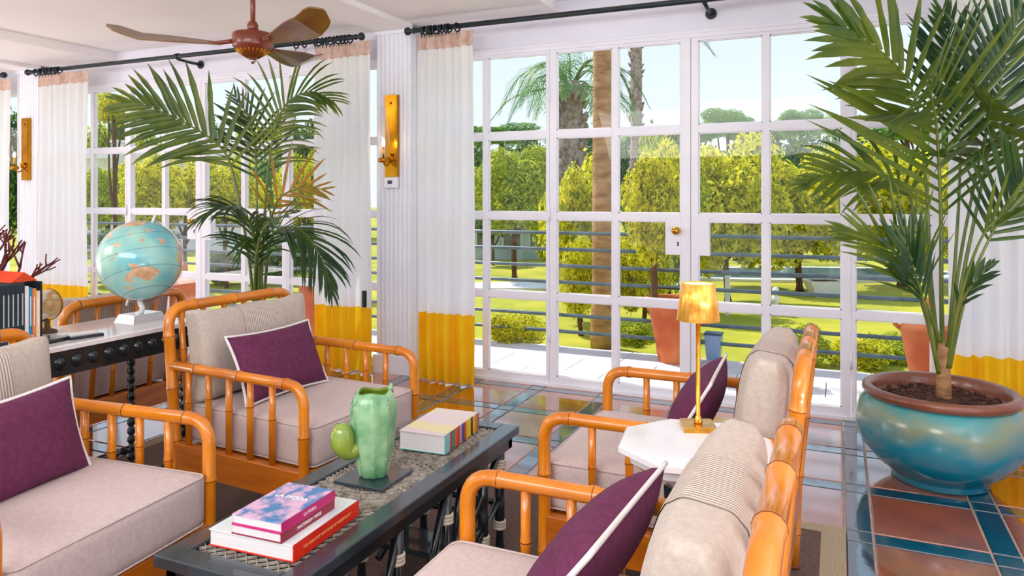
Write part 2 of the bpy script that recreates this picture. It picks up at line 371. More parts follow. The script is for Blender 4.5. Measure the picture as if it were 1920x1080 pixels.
# ceiling: plane with two recessed panels, beams running out from the columns
cm = MB()
rec = [(-6.12, -4.37), (-1.755, -0.05)]; xs = [XL-0.1]
for a, b in rec: cm.bb(xs[-1], a, YB, YW+0.1, ZC, ZC+0.16); xs.append(b)
cm.bb(xs[-1], XR+0.1, YB, YW+0.1, ZC, ZC+0.16)
for a, b in rec: cm.bb(a, b, YB, YW+0.1, ZC+0.075, ZC+0.16)
struct('ceiling', cm, M['ceil'])
cols = [(-7.36, -7.02), (-3.15, -2.84), (1.06, 1.38)]
for i, (a, b) in enumerate(cols):
    struct('ceiling_beam', MB().bb(a, b, YB, YC+0.02, ZC-0.035, ZC+0.02), M['ceil'])
ZT = 2.335
bays = [(XL, -7.36), (-7.02, -3.15), (-2.84, 1.06), (1.38, XR)]
wb = MB()
wb.bb(XL-0.1, XR+0.1, YW, YW+0.14, ZT, ZC+0.1)
wb.bb(XL-0.1, XL+0.25, YW, YW+0.14, 0, ZT); wb.bb(1.38, XR+0.1, YW, YW+0.14, 0, ZT)
for a, b in cols: wb.bb(a-0.002, b+0.002, YW+0.001, YW+0.14, -0.02, ZT)
struct('wall_back', wb, M['wall'])
struct('wall_left', MB().bb(XL-0.12, XL, YB, YW, -0.1, ZC+0.1), M['wall'])
struct('wall_right', MB().bb(XR, XR+0.12, 0.4, YW, -0.1, ZC+0.1), M['wall'])
# fluted columns
for ci, (a, b) in enumerate(cols):
    c = thing('trim_%d' % (ci+1), None, None, kind='structure')
    MB().bb(a, b, YC+0.012, YW, 0, ZC-0.03).build('column_core', M['white'], c)
    MB().bb(a-0.012, b+0.012, YC-0.02, YW, 0, 0.13).build('plinth', M['white'], c)
    MB().bb(a-0.008, b+0.008, YC-0.01, YW, ZC-0.06, ZC-0.033).build('cap', M['white'], c)
    nf = 8; wdt = (b-a)/nf
    rm = MB(); seg = 6
    vs = []
    for k in range(seg+1):
        t = PI*k/seg; vs.append((-math.cos(t)*wdt*0.40, -math.sin(t)*0.016))
    rm.prism(vs, 0.13, ZC-0.06)
    me = rm.mesh('flute', M['white'])
    for k in range(nf): link('flute', me, c, (a+wdt*(k+0.5), YC+0.013, 0))
    for sx, xx in ((-1, a), (1, b)):
        for k in range(2):
            f2 = link('flute', me, c, (xx, YC+0.04+k*0.04, 0)); f2.rotation_euler = (0, 0, -sx*PI/2*-1)

# ------------------------------------------------------------------ glazed doors and sidelights
def Xw(px): return onY(px, 300, YW).x
RAILS = [0.612, 1.168, 1.73]; Z0, Z1 = 0.067, 2.287; BW = 0.05
def glazed(parent, x0, x1, sl, sr, bars, lock=None, rails=RAILS):
    """frame between x0..x1 with stiles sl, sr, thin vertical bars at `bars`; panes are parts"""
    f = MB(); y0, y1 = YW, YW+0.05
    f.bb(x0, x0+sl, y0, y1, 0.0, Z1+0.02); f.bb(x1-sr, x1, y0, y1, 0.0, Z1+0.02)
    f.bb(x0+sl, x1-sr, y0, y1, 0.0, Z0); f.bb(x0+sl, x1-sr, y0, y1, Z1, Z1+0.02)
    if lock: f.bb(lock[0], lock[1], y0-0.003, y1, 0.93, 1.168)
    f.build('door_frame' if parent.name.startswith('door') else 'window_frame', M['frame'], parent)
    xs = [x0+sl]; 
    for bx in bars: xs += [bx-0.021, bx+0.021]
    xs.append(x1-sr)
    g = 0
    for bx in bars: MB().bb(bx-0.021, bx+0.021, y0+0.004, y1-0.004, Z0, Z1).build('glazing_bar', M['frame'], parent)
    zs = [Z0]+[v for r in rails for v in (r-BW/2, r+BW/2)]+[Z1]
    for k in range(0, len(xs), 2):
        for r in rails: MB().bb(xs[k], xs[k+1], y0+0.002, y1-0.004, r-BW/2, r+BW/2).build('glazing_bar', M['frame'], parent)
        for q in range(0, len(zs), 2):
            bead = MB(); a, b, c, d = xs[k], xs[k+1], zs[q], zs[q+1]; t = 0.007
            bead.bb(a, b, y0+0.012, y0+0.03, c, c+t); bead.bb(a, b, y0+0.012, y0+0.03, d-t, d)
            bead.bb(a, a+t, y0+0.012, y0+0.03, c, d); bead.bb(b-t, b, y0+0.012, y0+0.03, c, d)
            p = MB().bb(a, b, y0+0.02, y0+0.024, c, d).build('pane', M['glass'], parent)
            bead.build('glazing_bead', M['frame'], p)
def hinges(parent, x):
    for z in (0.35, 1.18, 2.0): MB().tube([(x, YW-0.006, z-0.05), (x, YW-0.006, z+0.05)], 0.008, 8).build('hinge', M['frame'], parent)
wi = 1; di = 1
# bay geometry in world x, from left to right
for bay in (0, 1):
    if bay == 0: e = [-7.015, Xw(172), Xw(239), Xw(306), Xw(377), Xw(455), Xw(536), Xw(605), -3.155]
    else: e = [-2.835, Xw(910), Xw(1033), Xw(1153), Xw(1295), Xw(1436), Xw(1592), Xw(1755), 1.055]
    w1 = thing('window_%d' % wi, None, None, kind='structure'); wi += 1
    glazed(w1, e[0], e[2]-0.012, 0.06, 0.022, [e[1]])
    w2 = thing('door_%d' % di, None, None, kind='structure'); di += 1
    glazed(w2, e[2]-0.010, e[4]-0.002, 0.05, 0.062, [e[3]], lock=(e[4]-0.16, e[4]-0.062))
    hinges(w2, e[2]-0.01)
    w3 = thing('door_%d' % di, None, None, kind='structure'); di += 1
    glazed(w3, e[4]+0.002, e[6]+0.010, 0.045, 0.05, [e[5]], lock=(e[4]+0.045, e[4]+0.115))
    hinges(w3, e[6]+0.01)
    w4 = thing('window_%d' % wi, None, None, kind='structure'); wi += 1
    glazed(w4, e[6]+0.012, e[8], 0.022, 0.06, [e[7]])
    kx = e[4]-0.085
    kn = MB().lathe([(0.0, 0), (0.022, 0), (0.022, 0.005), (0.009, 0.008), (0.008, 0.028), (0.02, 0.036), (0.026, 0.048), (0.02, 0.06), (0.0, 0.064)], seg=20)
    o = kn.build('door_knob', M['gold'], w2, (kx, YW-0.003, 1.085)); o.rotation_euler = (PI/2, 0, 0)
    kh = MB().prism([(math.cos(t)*0.006, math.sin(t)*0.006+0.008) for t in [-0.9+k*(2*PI-1.34)/8 for k in range(9)]]+[(-0.006, -0.014), (0.006, -0.014)], 0, 0.002)
    o = kh.build('keyhole', M['iron'], w2, (kx+0.006, YW-0.0035, 1.0)); o.rotation_euler = (PI/2, 0, 0)
    # outer casing and sill
    cs = MB(); cs.bb(e[0]-0.04, e[8]+0.04, YW-0.012, YW+0.06, Z1+0.018, ZT); cs.bb(e[0]-0.04, e[8]+0.04, YW-0.02, YW+0.0, ZT-0.004, ZT+0.012)
    cs.bb(e[0]-0.02, e[8]+0.02, YW-0.015, YW, 0.0, 0.02)
    struct('trim_%d' % (4+bay), cs, M['frame'])

# ------------------------------------------------------------------ rug
r = thing('rug', 'brown woven rug with a wide beige border lying under the chairs and coffee table', 'rug')
x0, x1, y0, y1 = rugx0, rugx1, -1.2, rugy1; bw = 0.085
MB().slab(x0+bw, x1-bw, y0+bw, y1-bw*0.75, 0.0, 0.008, 0.002).build('woven_field', M['rug'], r)
bo = MB(); bo.slab(x0, x0+bw, y0, y1, 0, 0.008, 0.002); bo.slab(x1-bw, x1, y0, y1, 0, 0.008, 0.002); bo.slab(x0+bw, x1-bw, y0, y0+bw, 0, 0.008, 0.002); bo.slab(x0+bw, x1-bw, y1-bw*0.75, y1, 0, 0.008, 0.002)
bo.build('border_band', M['rugb'], r)
RZ = 0.010

# ------------------------------------------------------------------ curtains and rods
def curtain(x0, x1, yc, label, ztop=2.43, zy=0.485, folds=8, seed=0, taper=0.0, amp=0.035):
    t = thing('curtain', label, 'curtain', ((x0+x1)/2, yc, 0), group=None)
    n = folds*10; cx = (x0+x1)/2; hw = (x1-x0)/2
    def wave(u, z):
        k = (1-z/ztop); a = amp*(0.5+0.6*k)
        ph = u*folds*2*PI+0.5*math.sin(u*9+seed)+0.25*k*math.sin(u*15+seed*3)
        w_ = hw*(1-taper*(z/ztop))
        return (-w_+2*w_*u+0.010*math.sin(ph*0.5+seed), a*math.sin(ph)+0.012*math.sin(u*5+z*2+seed))
    def sheet(za, zb, nz, off=0.0):
        mb = MB(); vs = []
        for i in range(nz+1):
            z = za+(zb-za)*i/nz
            for k in range(n+1):
                x, y = wave(k/n, z); vs.append((x, y-off, z))
        fs = [(i*(n+1)+k, i*(n+1)+k+1, (i+1)*(n+1)+k+1, (i+1)*(n+1)+k) for i in range(nz) for k in range(n)]
        return mb.add(vs, fs, 0, True)
    sheet(zy, ztop-0.09, 10).build('drape', M['voile'], t); sheet(0.012, zy, 5).build('hem_band', M['yel'], t)
    hd = MB(); vs = []; nn = folds*12
    for i in range(4):
        z = ztop-0.09+0.105*i/3
        for k in range(nn+1):
            u = k/nn; p = (u*folds*1.0) % 1.0; x, y = wave(u, ztop-0.09)
            pin = (-0.02 if 0.3 < p < 0.7 else 0.0)*(0.6+0.4*math.cos(i))+(0.012*math.cos(p*8*PI) if 0.25 < p < 0.75 else 0)
            vs.append((x, y*(1-0.25*i/3)+pin, z))
    hd.add(vs, [(i*(nn+1)+k, i*(nn+1)+k+1, (i+1)*(nn+1)+k+1, (i+1)*(nn+1)+k) for i in range(3) for k in range(nn)], 0, True)
    hd.build('heading', M['head'], t); return t
curtain(-2.755, -2.265, 4.47, 'white curtain with yellow hem hanging right of the central fluted column', seed=1, taper=0.05, folds=7)
curtain(-3.66, -3.115, 4.47, 'white curtain with yellow hem hanging left of the central fluted column, behind the palm', seed=2, folds=7)
curtain(-6.93, -6.20, 4.48, 'white yellow-hemmed curtain behind the globes at the far left, beside the left wall lamp', seed=3, folds=7)
curtain(-8.2, -7.35, 4.48, 'white yellow-hemmed curtain at the left edge of the photo, behind the coral', seed=4, folds=7)
curtain(0.535, 1.10, 4.45, 'white curtain with yellow hem at the right edge, behind the large potted palm', seed=5, folds=7, zy=0.47)
ZR = 2.475; YR = 4.44
ringmb = MB(); rr = 0.028
ringmb.tube([(0, rr*math.cos(a), rr*math.sin(a)) for a in [2*PI*k/16 for k in range(17)]], 0.006, 6, cap=False)
ringmb.tube([(0, 0, -rr), (0, 0, -rr-0.02)], 0.003, 5)
ringme = ringmb.mesh('curtain_ring', M['iron'])
def rod(x0, x1, fin0, fin1, rings, brackets, label):
    t = thing('curtain_rod', label, 'curtain rod', (0, YR, ZR))
    MB().tube([(x0, 0, 0), (x1, 0, 0)], 0.0185, 12).build('pole', M['iron'], t)
    for f, x, sg in ((fin0, x0, -1), (fin1, x1, 1)):
        if f:
            p = [(0.0, -0.02), (0.0165, -0.02), (0.022, 0.0), (0.014, 0.012), (0.014, 0.02), (0.024, 0.03), (0.03, 0.045), (0.026, 0.06), (0.012, 0.07), (0.0, 0.072)]
            o = MB().lathe(p, seg=16).build('finial', M['iron'], t, (x, 0, 0)); o.rotation_euler = (0, sg*PI/2, 0)
    for x in rings:
        o = link('curtain_ring', ringme, t, (x, 0, -0.008)); o.rotation_euler = (random.uniform(-.1, .1), 0, random.uniform(-.5, .5))
    for x in brackets:
        b = MB().tube([(x, 0.0, -0.022), (x, 0.12, -0.03), (x, YW-YR, -0.03)], [0.012, 0.012, 0.014], 8)
        b.tube([(x-0.014, 0, 0), (x+0.014, 0, 0)], 0.026, 12); b.tube([(x, YW-YR-0.012, -0.03), (x, YW-YR, -0.03)], 0.035, 14)
        b.build('bracket', M['iron'], t)
rg = lambda a, b, n: [a+(b-a)*k/(n-1)+random.uniform(-.006, .006) for k in range(n)]
rod(-2.75, 1.0, True, True, rg(-2.68, -2.46, 9)+[-2.40, -2.62]+rg(0.6, 0.95, 7), [-0.73], 'long black iron curtain rod right of the central column, over the garden doors')
rod(-6.95, -3.24, True, True, rg(-6.88, -6.55, 8)+rg(-3.62, -3.30, 10)+[-3.8, -3.72], [-5.05], 'long black iron curtain rod left of the central column, behind the ceiling fan')
rod(-8.6, -7.40, False, True, rg(-8.0, -7.5, 8), [-8.3], 'black iron rod end with rings at the far left edge')

# ------------------------------------------------------------------ wall lamps and thermostat
def sconce(x, z, label, lit=True, ax=0.0):
    t = thing('wall_lamp', label, 'wall lamp', (x, YC-0.006, z))
    bp = MB(); bp.bb(-0.052, 0.052, -0.028, 0, -0.30, 0.30); bp.bb(-0.045, 0.045, -0.031, -0.027, -0.293, 0.293); bp.build('back_plate', M['brass'], t)
    MB().lathe([(0, 0), (0.009, 0), (0.005, 0.006), (0, 0.007)], seg=12).build('screw', M['gold'], t, (0, -0.036, 0.24)).rotation_euler = (PI/2, 0, 0)
    arm = MB(); arm.tube(catmull([(0, -0.03, -0.18), (ax*0.3, -0.06, -0.21), (ax*0.8, -0.10, -0.22), (ax, -0.125, -0.19)], 6), 0.006, 8)
    arm.lathe([(0, -0.035), (0.02, -0.035), (0.024, -0.02), (0.024, 0.0), (0.0, 0.0)], (0, -0.03, -0.15), 14); arm.lathe([(0, -0.02), (0.014, -0.02), (0.02, 0.03), (0.0, 0.03)], (0, -0.05, -0.16), 12)
    arm.build('arm', M['brass'], t)
    MB().lathe([(0.0, 0), (0.03, 0), (0.038, 0.004), (0.038, 0.03), (0.034, 0.032), (0.0, 0.028)], (ax, -0.125, -0.20), 20).build('lamp_cup', M['brass'], t)
    c = MB().tube([(ax, -0.125, -0.17), (ax, -0.125, -0.08)], [0.008, 0.008], 10).build('candle_tube', M['gold'], t)
    MB().lathe([(0.0, 0), (0.008, 0.002), (0.013, 0.016), (0.011, 0.03), (0.004, 0.045), (0, 0.05)], (ax, -0.125, -0.08), 14).build('bulb', mat('lit_bulb', '#fff0d0', emit='#ffcf8a', estr=22), t)
    MB().lathe([(0.026, -0.17), (0.03, -0.12), (0.045, -0.06), (0.047, -0.02), (0.038, 0.06), (0.028, 0.16), (0.026, 0.20)], (ax, -0.125, 0), 24, close=True).build('glass_chimney', M['clear'], t)
    d = bpy.data.lights.new('candle_light', 'POINT'); d.energy = 2.2; d.color = (1, 0.72, 0.4); d.shadow_soft_size = 0.012
    o = bpy.data.objects.new('candle_light', d); COL.objects.link(o); o.parent = t; o.location = (ax, -0.125, -0.05)
    return t
px_ = onY(735, 255, YC-0.02)
sconce(px_.x, px_.z, 'brass wall lamp with clear glass chimney on the central fluted column', ax=0.0)
pl_ = onY(49, 280, YC-0.02)
sconce(pl_.x, pl_.z, 'brass wall lamp with clear glass chimney on the far left column', ax=0.0)
t = thing('thermostat', 'small white thermostat with dark display below the central brass wall lamp', 'thermostat', (onY(733, 342, YC-0.02).x, YC-0.004, onY(733, 342, YC-0.02).z))
MB().slab(-0.058, 0.058, -0.042, 0.042, 0, 0.026, 0.006).build('housing', M['white'], t).rotation_euler = (PI/2, 0, 0)
o = MB().slab(-0.022, 0.016, -0.012, 0.014, 0.0255, 0.028, 0.001).build('display', mat('dark_display', '#1c2e44', rough=0.2), t); o.rotation_euler = (PI/2, 0, 0)
sp = tag(MB().slab(-0.012, 0.012, -0.06, 0.06, 0, 0.03, 0.003).build('speaker_box', M['iron'], None, (-3.16-0.02, YC-0.09, 0.55)), 'small black box fixed low beside the central column at the yellow hem', 'control box')
sp.rotation_euler = (PI/2, 0, 0)

# ------------------------------------------------------------------ ceiling fan
fc = W(474, 85, 4.0)
t = thing('ceiling_fan', 'brown three-blade ceiling fan hanging on a rod near the top left', 'fan', (fc.x, fc.y, fc.z))
MB().lathe([(0.0, -0.085), (0.012, -0.083), (0.02, -0.07), (0.045, -0.06), (0.075, -0.04), (0.098, -0.018), (0.105, -0.01), (0.108, 0.0), (0.108, 0.055), (0.1, 0.065), (0.06, 0.075), (0.03, 0.08), (0.0, 0.08)], seg=40).build('motor_housing', M['fan'], t)
g = MB()
for k in range(24):
    a = 2*PI*k/24; g.tube([(math.cos(a)*0.03, math.sin(a)*0.03, -0.071), (math.cos(a)*0.092, math.sin(a)*0.092, -0.028)], [0.002, 0.004], 5)
g.build('cooling_fin', M['brass'], t)['kind'] = 'stuff'
MB().lathe([(0, -0.103), (0.008, -0.1), (0.016, -0.09), (0.018, -0.08), (0.0, -0.078)], seg=16).build('bottom_cap', mat('chrome', '#c8c8c8', rough=0.15, metal=1), t)
MB().tube([(0, 0, 0.07), (0, 0, ZC-fc.z-0.03)], 0.014, 12).build('down_rod', M['fan'], t)
MB().lathe([(0.0, 0.07), (0.028, 0.075), (0.03, 0.11), (0.02, 0.13), (0.0, 0.135)], seg=16).build('rod_collar', M['fan'], t)
MB().lathe([(0.0, -0.09), (0.045, -0.08), (0.055, -0.04), (0.05, 0.0), (0.0, 0.0)], (0, 0, ZC-fc.z+0.0), 20).build('canopy', M['iron'], t)
bl = MB(); nb = 14; L_ = 0.60
for k in range(nb+1):
    s_ = k/nb; x = 0.16+L_*s_*0.93; wd = 0.030+0.052*math.sin(min(1, s_*1.25)*PI*0.62)**1.5 if s_ < 0.92 else 0.074*math.sqrt(max(0, 1-((s_-0.86)/0.142)**2))
    tw = math.radians(-22); zc = 0.02*s_+0.045*max(0, s_-0.72)/0.28*(1 if s_ > 0.72 else 0)
    off = 0.012*math.sin(s_*PI)
    for (a, b) in ((-1, -0.004), (1, -0.004), (1, 0.004), (-1, 0.004)):
        y = a*wd; bl.v.append((x, off+y*math.cos(tw), zc+y*math.sin(tw)+b))
for k in range(nb):
    for q in range(4):
        bl.f.append((k*4+q, k*4+(q+1) % 4, (k+1)*4+(q+1) % 4, (k+1)*4+q)); bl.m.append(0); bl.sm.append(False)
bl.f += [(3, 2, 1, 0), (nb*4, nb*4+1, nb*4+2, nb*4+3)]; bl.m += [0, 0]; bl.sm += [False, False]
blm = bl.mesh('blade', M['fanb'])
irm = MB().tube([(0.09, 0, 0.02), (0.14, 0, 0.01), (0.20, 0, 0.0)], [0.012, 0.012, 0.01], 8).box((0.19, 0, 0.002), (0.07, 0.05, 0.008)).mesh('blade_iron', M['fan'])
for da in (196, 316, 76):
    a = math.radians(da)+AZ
    o = link('blade', blm, t); o.rotation_euler = (0, 0, a)
    o = link('blade_iron', irm, t); o.rotation_euler = (0, 0, a)

# ------------------------------------------------------------------ bamboo armchairs
def make_chair(label, loc, rz, zs=1.0):
    t = thing('bamboo_armchair', label, 'armchair', (loc[0], loc[1], RZ), rz, 'bamboo armchairs with taupe cushions')
    w_ = 0.325; rB = 0.0195; mats = [M['bam'], M['bamd']]
    ZB = 0.845*zs
    P = fillet([(-0.30, -w_, 0), (-0.31, -w_, 0.30), (-0.365, -w_, ZB), (-0.365, w_, ZB), (-0.31, w_, 0.30), (-0.30, w_, 0)], 0.085, 7)
    mb = MB(); bamboo(mb, P, 0.0215, 0.205, 0.12); mb.build('back_frame', mats, t)
    for s in (-1, 1):
        P = fillet([(-0.345, s*w_, 0.64-0.019), (0.37, s*w_, 0.64-0.019), (0.37, s*w_, 0)], 0.075, 7)
        mb = MB(); bamboo(mb, P, rB, 0.235, 0.16); mb.build('arm_rail', mats, t)
        for k in range(5):
            x = -0.235+k*0.113
            mb = MB(); bamboo(mb, [(x, s*w_, 0.315), (x, s*w_, 0.50), (x, s*w_, 0.612)], 0.0125, 0.23, 0.20 if k % 2 else 0.17, 8); mb.build('arm_spindle', mats, t)
    for k in range(6):
        y = -0.265+k*0.106
        mb = MB(); bamboo(mb, [(-0.312, y, 0.315), (-0.364, y, ZB-0.01)], 0.012, 0.4, 0.13 if k % 2 else 0.36, 8); mb.build('back_spindle', mats, t)
    for s in (-1, 1): MB().slab(-0.315, 0.362, s*w_-0.016, s*w_+0.016, 0.215, 0.322, 0.004).build('side_apron', M['wood'], t)
    MB().slab(0.352, 0.384, -w_+0.017, w_-0.017, 0.215, 0.322, 0.004).build('front_apron', M['wood'], t)
    MB().slab(-0.325, -0.295, -w_+0.017, w_-0.017, 0.215, 0.322, 0.004).build('back_apron', M['wood'], t)
    MB().bb(-0.294, 0.351, -w_+0.017, w_-0.017, 0.295, 0.315).build('seat_deck', M['wood'], t)
    mb = softbox(0.333, w_-0.026, 0.0775, 0.024, (0.004, 0.0, 0.010), 12, 0.0015, rz)
    c = mb.build('seat_cushion', M['fab'], t, (0.056, 0, 0.323+0.0775))
    mb = MB()
    for zz in (0.068, -0.070):
        a, b, r_ = 0.331, w_-0.027, 0.028
        loop = []
        for cx, cy, a0 in ((a-r_, b-r_, 0), (-a+r_, b-r_, 90), (-a+r_, -b+r_, 180), (a-r_, -b+r_, 270)):
            for k in range(5): an = math.radians(a0+k*22.5); loop.append((cx+r_*math.cos(an), cy+r_*math.sin(an), zz))
        loop.append(loop[0]); mb.tube(loop, 0.0032, 6, cap=False)
    mb.build('piping', M['fab'], c)
    tilt = math.atan2(0.055, 0.53)
    mb = softbox(0.058, w_-0.034, 0.172*zs, 0.030, (0.024, 0.0, 0.002), 16, 0.003, rz*3+loc[0], 0.016, 0.008)
    c = mb.build('back_cushion', M['fabc'], t, (-0.248, 0, 0.485+0.176*zs)); c.rotation_euler = (0, -tilt-0.03, 0)
    mb = softbox(0.058, w_-0.034, 0.172*zs, 0.030, (0.024, 0.0, 0.002), 16, 0.003, rz*3+loc[0], 0.016, 0.008)
    keep = [i for i, f in enumerate(mb.f) if all(-0.125 < mb.v[q][1] < 0.145 for q in f)]
    used = sorted({q for i in keep for q in mb.f[i]}); mp_ = {q: k for k, q in enumerate(used)}; rb_ = MB()
    ins = [(v[0]*1.012+math.copysign(0.0008, v[0]), v[1], v[2]*1.004+math.copysign(0.0008, v[2])) for v in (mb.v[q] for q in used)]
    rb_.add(ins, [tuple(mp_[q] for q in mb.f[i]) for i in keep], 0, True)
    rb_.build('ribbed_panel', M['rib'], c)
    sm_ = MB()
    for y in (-0.128, 0.108):
        sm_.tube([(0.084*math.cos(a)*0.92 if abs(math.cos(a)) > .3 else 0.084*math.cos(a), y, 0.197*zs*math.sin(a)) for a in [2*PI*k/24 for k in range(25)]], 0.001, 4, cap=False)
    for s in (-1, 1):
        MB().tube([(-0.30, s*w_, 0.0), (-0.30, s*w_, 0.012)], 0.024, 10).build('foot', M['bamd'], t)
    return t
def pillow(loc, rz, tilt, roll, label, seed):
    t = thing('throw_pillow', label, 'pillow', loc, rz, 'plum throw pillows with white piping')
    mb, loop = throw_pillow(0.455, 0.28, 0.13, seed)
    b = mb.build('pillow_body', M['purple'], t, (0, 0, 0)); b.rotation_euler = (roll, -tilt, 0)
    MB().tube(loop, 0.0055, 8, cap=False).build('piping', M['pipe'], b)
    return t
D = math.radians
C2 = (-2.06, 2.40); C1 = (-2.06, 1.27); C3 = (-0.45, 1.245); C4 = (-0.45, 2.405); C0 = (-3.545, 2.505)
make_chair('bamboo armchair left of the green cactus vase, with plum pillow at its left side', C2, D(-4.5))
make_chair('bamboo armchair cut off at the bottom left corner of the photo', C1, D(5))
make_chair('nearest bamboo armchair at the bottom right, seen from behind its back rail', C3, PI)
make_chair('bamboo armchair behind the marble side table, beside the garden doors', C4, PI+D(-0.5))
make_chair('bamboo armchair with its back against the console table, behind the large globe', C0, PI, 0.94)
# pillows stand on the seats, leaning on the back cushions (seat top 0.486)
pillow((-2.10, 2.355, 0.628), D(-3), D(24), 0, 'plum pillow with white piping on the armchair left of the green vase', 1)
pillow((-2.065, 1.258, 0.612), D(6), D(15), D(2), 'plum pillow with white piping on the armchair at the bottom left corner', 2)
pillow((-0.435, 1.335, 0.622), PI-D(3), D(38), 0, 'large foreground plum pillow on the nearest armchair at the bottom right', 3)
pillow((-0.425, 2.44, 0.622), PI+D(2), D(30), 0, 'plum pillow half hidden behind the gold table lamp, on the armchair by the doors', 4)

# ------------------------------------------------------------------ coffee table
tx0, tx1, ty0, ty1, tz = -1.487, -1.084, 0.80+0.438, 2.49, 0.45
t = thing('coffee_table', 'long black coffee table with carved lattice top and white cane wrapped legs', 'table', ((tx0+tx1)/2, (ty0+ty1)/2, RZ))
ox, oy = (tx0+tx1)/2, (ty0+ty1)/2; hx, hy = (tx1-tx0)/2, (ty1-ty0)/2; tz_ = tz-RZ
b = 0.062
fr = MB()
for (x0_, x1_, y0_, y1_) in ((-hx, -hx+b, -hy, hy), (hx-b, hx, -hy, hy), (-hx+b, hx-b, -hy, -hy+b), (-hx+b, hx-b, hy-b, hy)): fr.slab(x0_, x1_, y0_, y1_, tz_-0.028, tz_, 0.003)
fr.build('top_frame', M['blackg'], t)
fr = MB(); i_ = 0.02
for (x0_, x1_, y0_, y1_) in ((-hx+i_, -hx+i_+.03, -hy+i_, hy-i_), (hx-i_-.03, hx-i_, -hy+i_, hy-i_), (-hx+i_, hx-i_, -hy+i_, -hy+i_+.03), (-hx+i_, hx-i_, hy-i_-.03, hy-i_)): fr.bb(x0_, x1_, y0_, y1_, tz_-0.075, tz_-0.028)
fr.build('apron', M['black'], t)
MB().bb(-hx+b-0.004, hx-b+0.004, -hy+b-0.004, hy-b+0.004, tz_-0.024, tz_-0.016).build('backing_board', mat('matt_black_board', '#15120f', rough=0.9), t)
# carved lattice: diagonal slats plus rings and rays around the middle
lat = MB(); px0, px1, py0, py1 = -hx+b, hx-b, -hy+b, hy-b; zt = tz_-0.0045; lw = 0.0018; RM = 0.19; stp = 0.023
def seg_clip(p, q):
    t0, t1 = 0.0, 1.0; dx, dy = q[0]-p[0], q[1]-p[1]
    for pp, qq in ((-dx, p[0]-px0), (dx, px1-p[0]), (-dy, p[1]-py0), (dy, py1-p[1])):
        if abs(pp) < 1e-12:
            if qq < 0: return None
        else:
            r_ = qq/pp
            if pp < 0: t0 = max(t0, r_)
            else: t1 = min(t1, r_)
    return None if t0 >= t1 else ((p[0]+dx*t0, p[1]+dy*t0), (p[0]+dx*t1, p[1]+dy*t1))
def slat(p, q, wd=lw, h=0.007):
    c = seg_clip(p, q)
    if not c: return
    (ax, ay), (bx, by) = c; l = math.hypot(bx-ax, by-ay)
    if l < 0.004: return
    nx, ny = -(by-ay)/l*wd, (bx-ax)/l*wd
    vs = [(ax+nx, ay+ny, zt-h), (bx+nx, by+ny, zt-h), (bx-nx, by-ny, zt-h), (ax-nx, ay-ny, zt-h), (ax+nx*.6, ay+ny*.6, zt), (bx+nx*.6, by+ny*.6, zt), (bx-nx*.6, by-ny*.6, zt), (ax-nx*.6, ay-ny*.6, zt)]
    lat.add(vs, [(4, 7, 6, 5), (0, 4, 5, 1), (2, 6, 7, 3)])
for sgn in (1, -1):
    k = -2.0
    while k < 2.0:
        # line x = sgn*y + k, cut out the medallion circle
        p, q = (sgn*-1.0+k, -1.0), (sgn*1.0+k, 1.0); dd = abs(k)/math.sqrt(2)
        if dd < RM:
            hch = math.sqrt(RM*RM-dd*dd); mx, my = k/2, -sgn*k/2; ux, uy = sgn/math.sqrt(2), 1/math.sqrt(2)
            slat(p, (mx-ux*hch, my-uy*hch)); slat((mx+ux*hch, my+uy*hch), q)
        else: slat(p, q)
        k += stp*math.sqrt(2)
for r_ in (0.045, 0.066, 0.085, 0.106, 0.128, 0.148, 0.17, 0.19):
    n_ = 56
    for k in range(n_):
        a, a2 = 2*PI*k/n_, 2*PI*(k+1)/n_; slat((r_*math.cos(a), r_*math.sin(a)), (r_*math.cos(a2), r_*math.sin(a2)), 0.0024)
for k in range(44):
    a = 2*PI*k/44
    for ra, rb, tw in ((0.045, 0.085, 0.06), (0.106, 0.148, -0.05), (0.148, 0.19, 0.05), (0.085, 0.106, 0.04)):
        slat((ra*math.cos(a), ra*math.sin(a)), (rb*math.cos(a+tw), rb*math.sin(a+tw)), 0.0022)
tag(lat.build('carved_lattice', M['lat'], t), kind='stuff')
lm = MB(); lm.bb(-0.0, 0.0001, 0, 0.0001, 0, 0.0001); 
leg = MB().lathe([(0.018, 0.0), (0.02, 0.01), (0.015, 0.03), (0.013, 0.075), (0.018, 0.10), (0.0185, tz_-0.075)], seg=14).mesh('leg', M['black'])
wrm = MB(); 
for k in range(3): wrm.lathe([(0.0185, -0.006), (0.0225, -0.004), (0.0235, 0), (0.0225, 0.004), (0.0185, 0.006)], (0, 0, k*0.0105-0.0105), 16)
wrme = wrm.mesh('cane_wrap', M['wrap'])
legs = []
for y in (ty1-0.09, 2.265, 2.005, 1.726, 1.47, ty0+0.09):
    for x in (-hx+0.045, hx-0.038):
        lo = link('leg', leg, t, (x, y-oy, 0)); legs.append((x, y-oy))
        for z in ((0.335, 0.115) if y > 2.1 or y < 1.3 else (0.295, 0.115)): link('cane_wrap', wrme, lo, (0, 0, z-RZ))
for x in (-hx+0.045, hx-0.038):
    for (ya, za), (yb, zb) in (((2.38, 0.36), (2.10, 0.13)), ((2.10, 0.13), (2.27, 0.16)), ((2.0, 0.36), (1.86, 0.09)), ((1.73, 0.36), (1.62, 0.10)), ((1.34, 0.36), (1.5, 0.10)), ((2.12, 0.38), (2.03, 0.16)), ((2.39, 0.20), (2.10, 0.05))):
        MB().tube([(x, ya-oy, za), (x, yb-oy, zb)], 0.0125, 10).build('brace', M['black'], t)
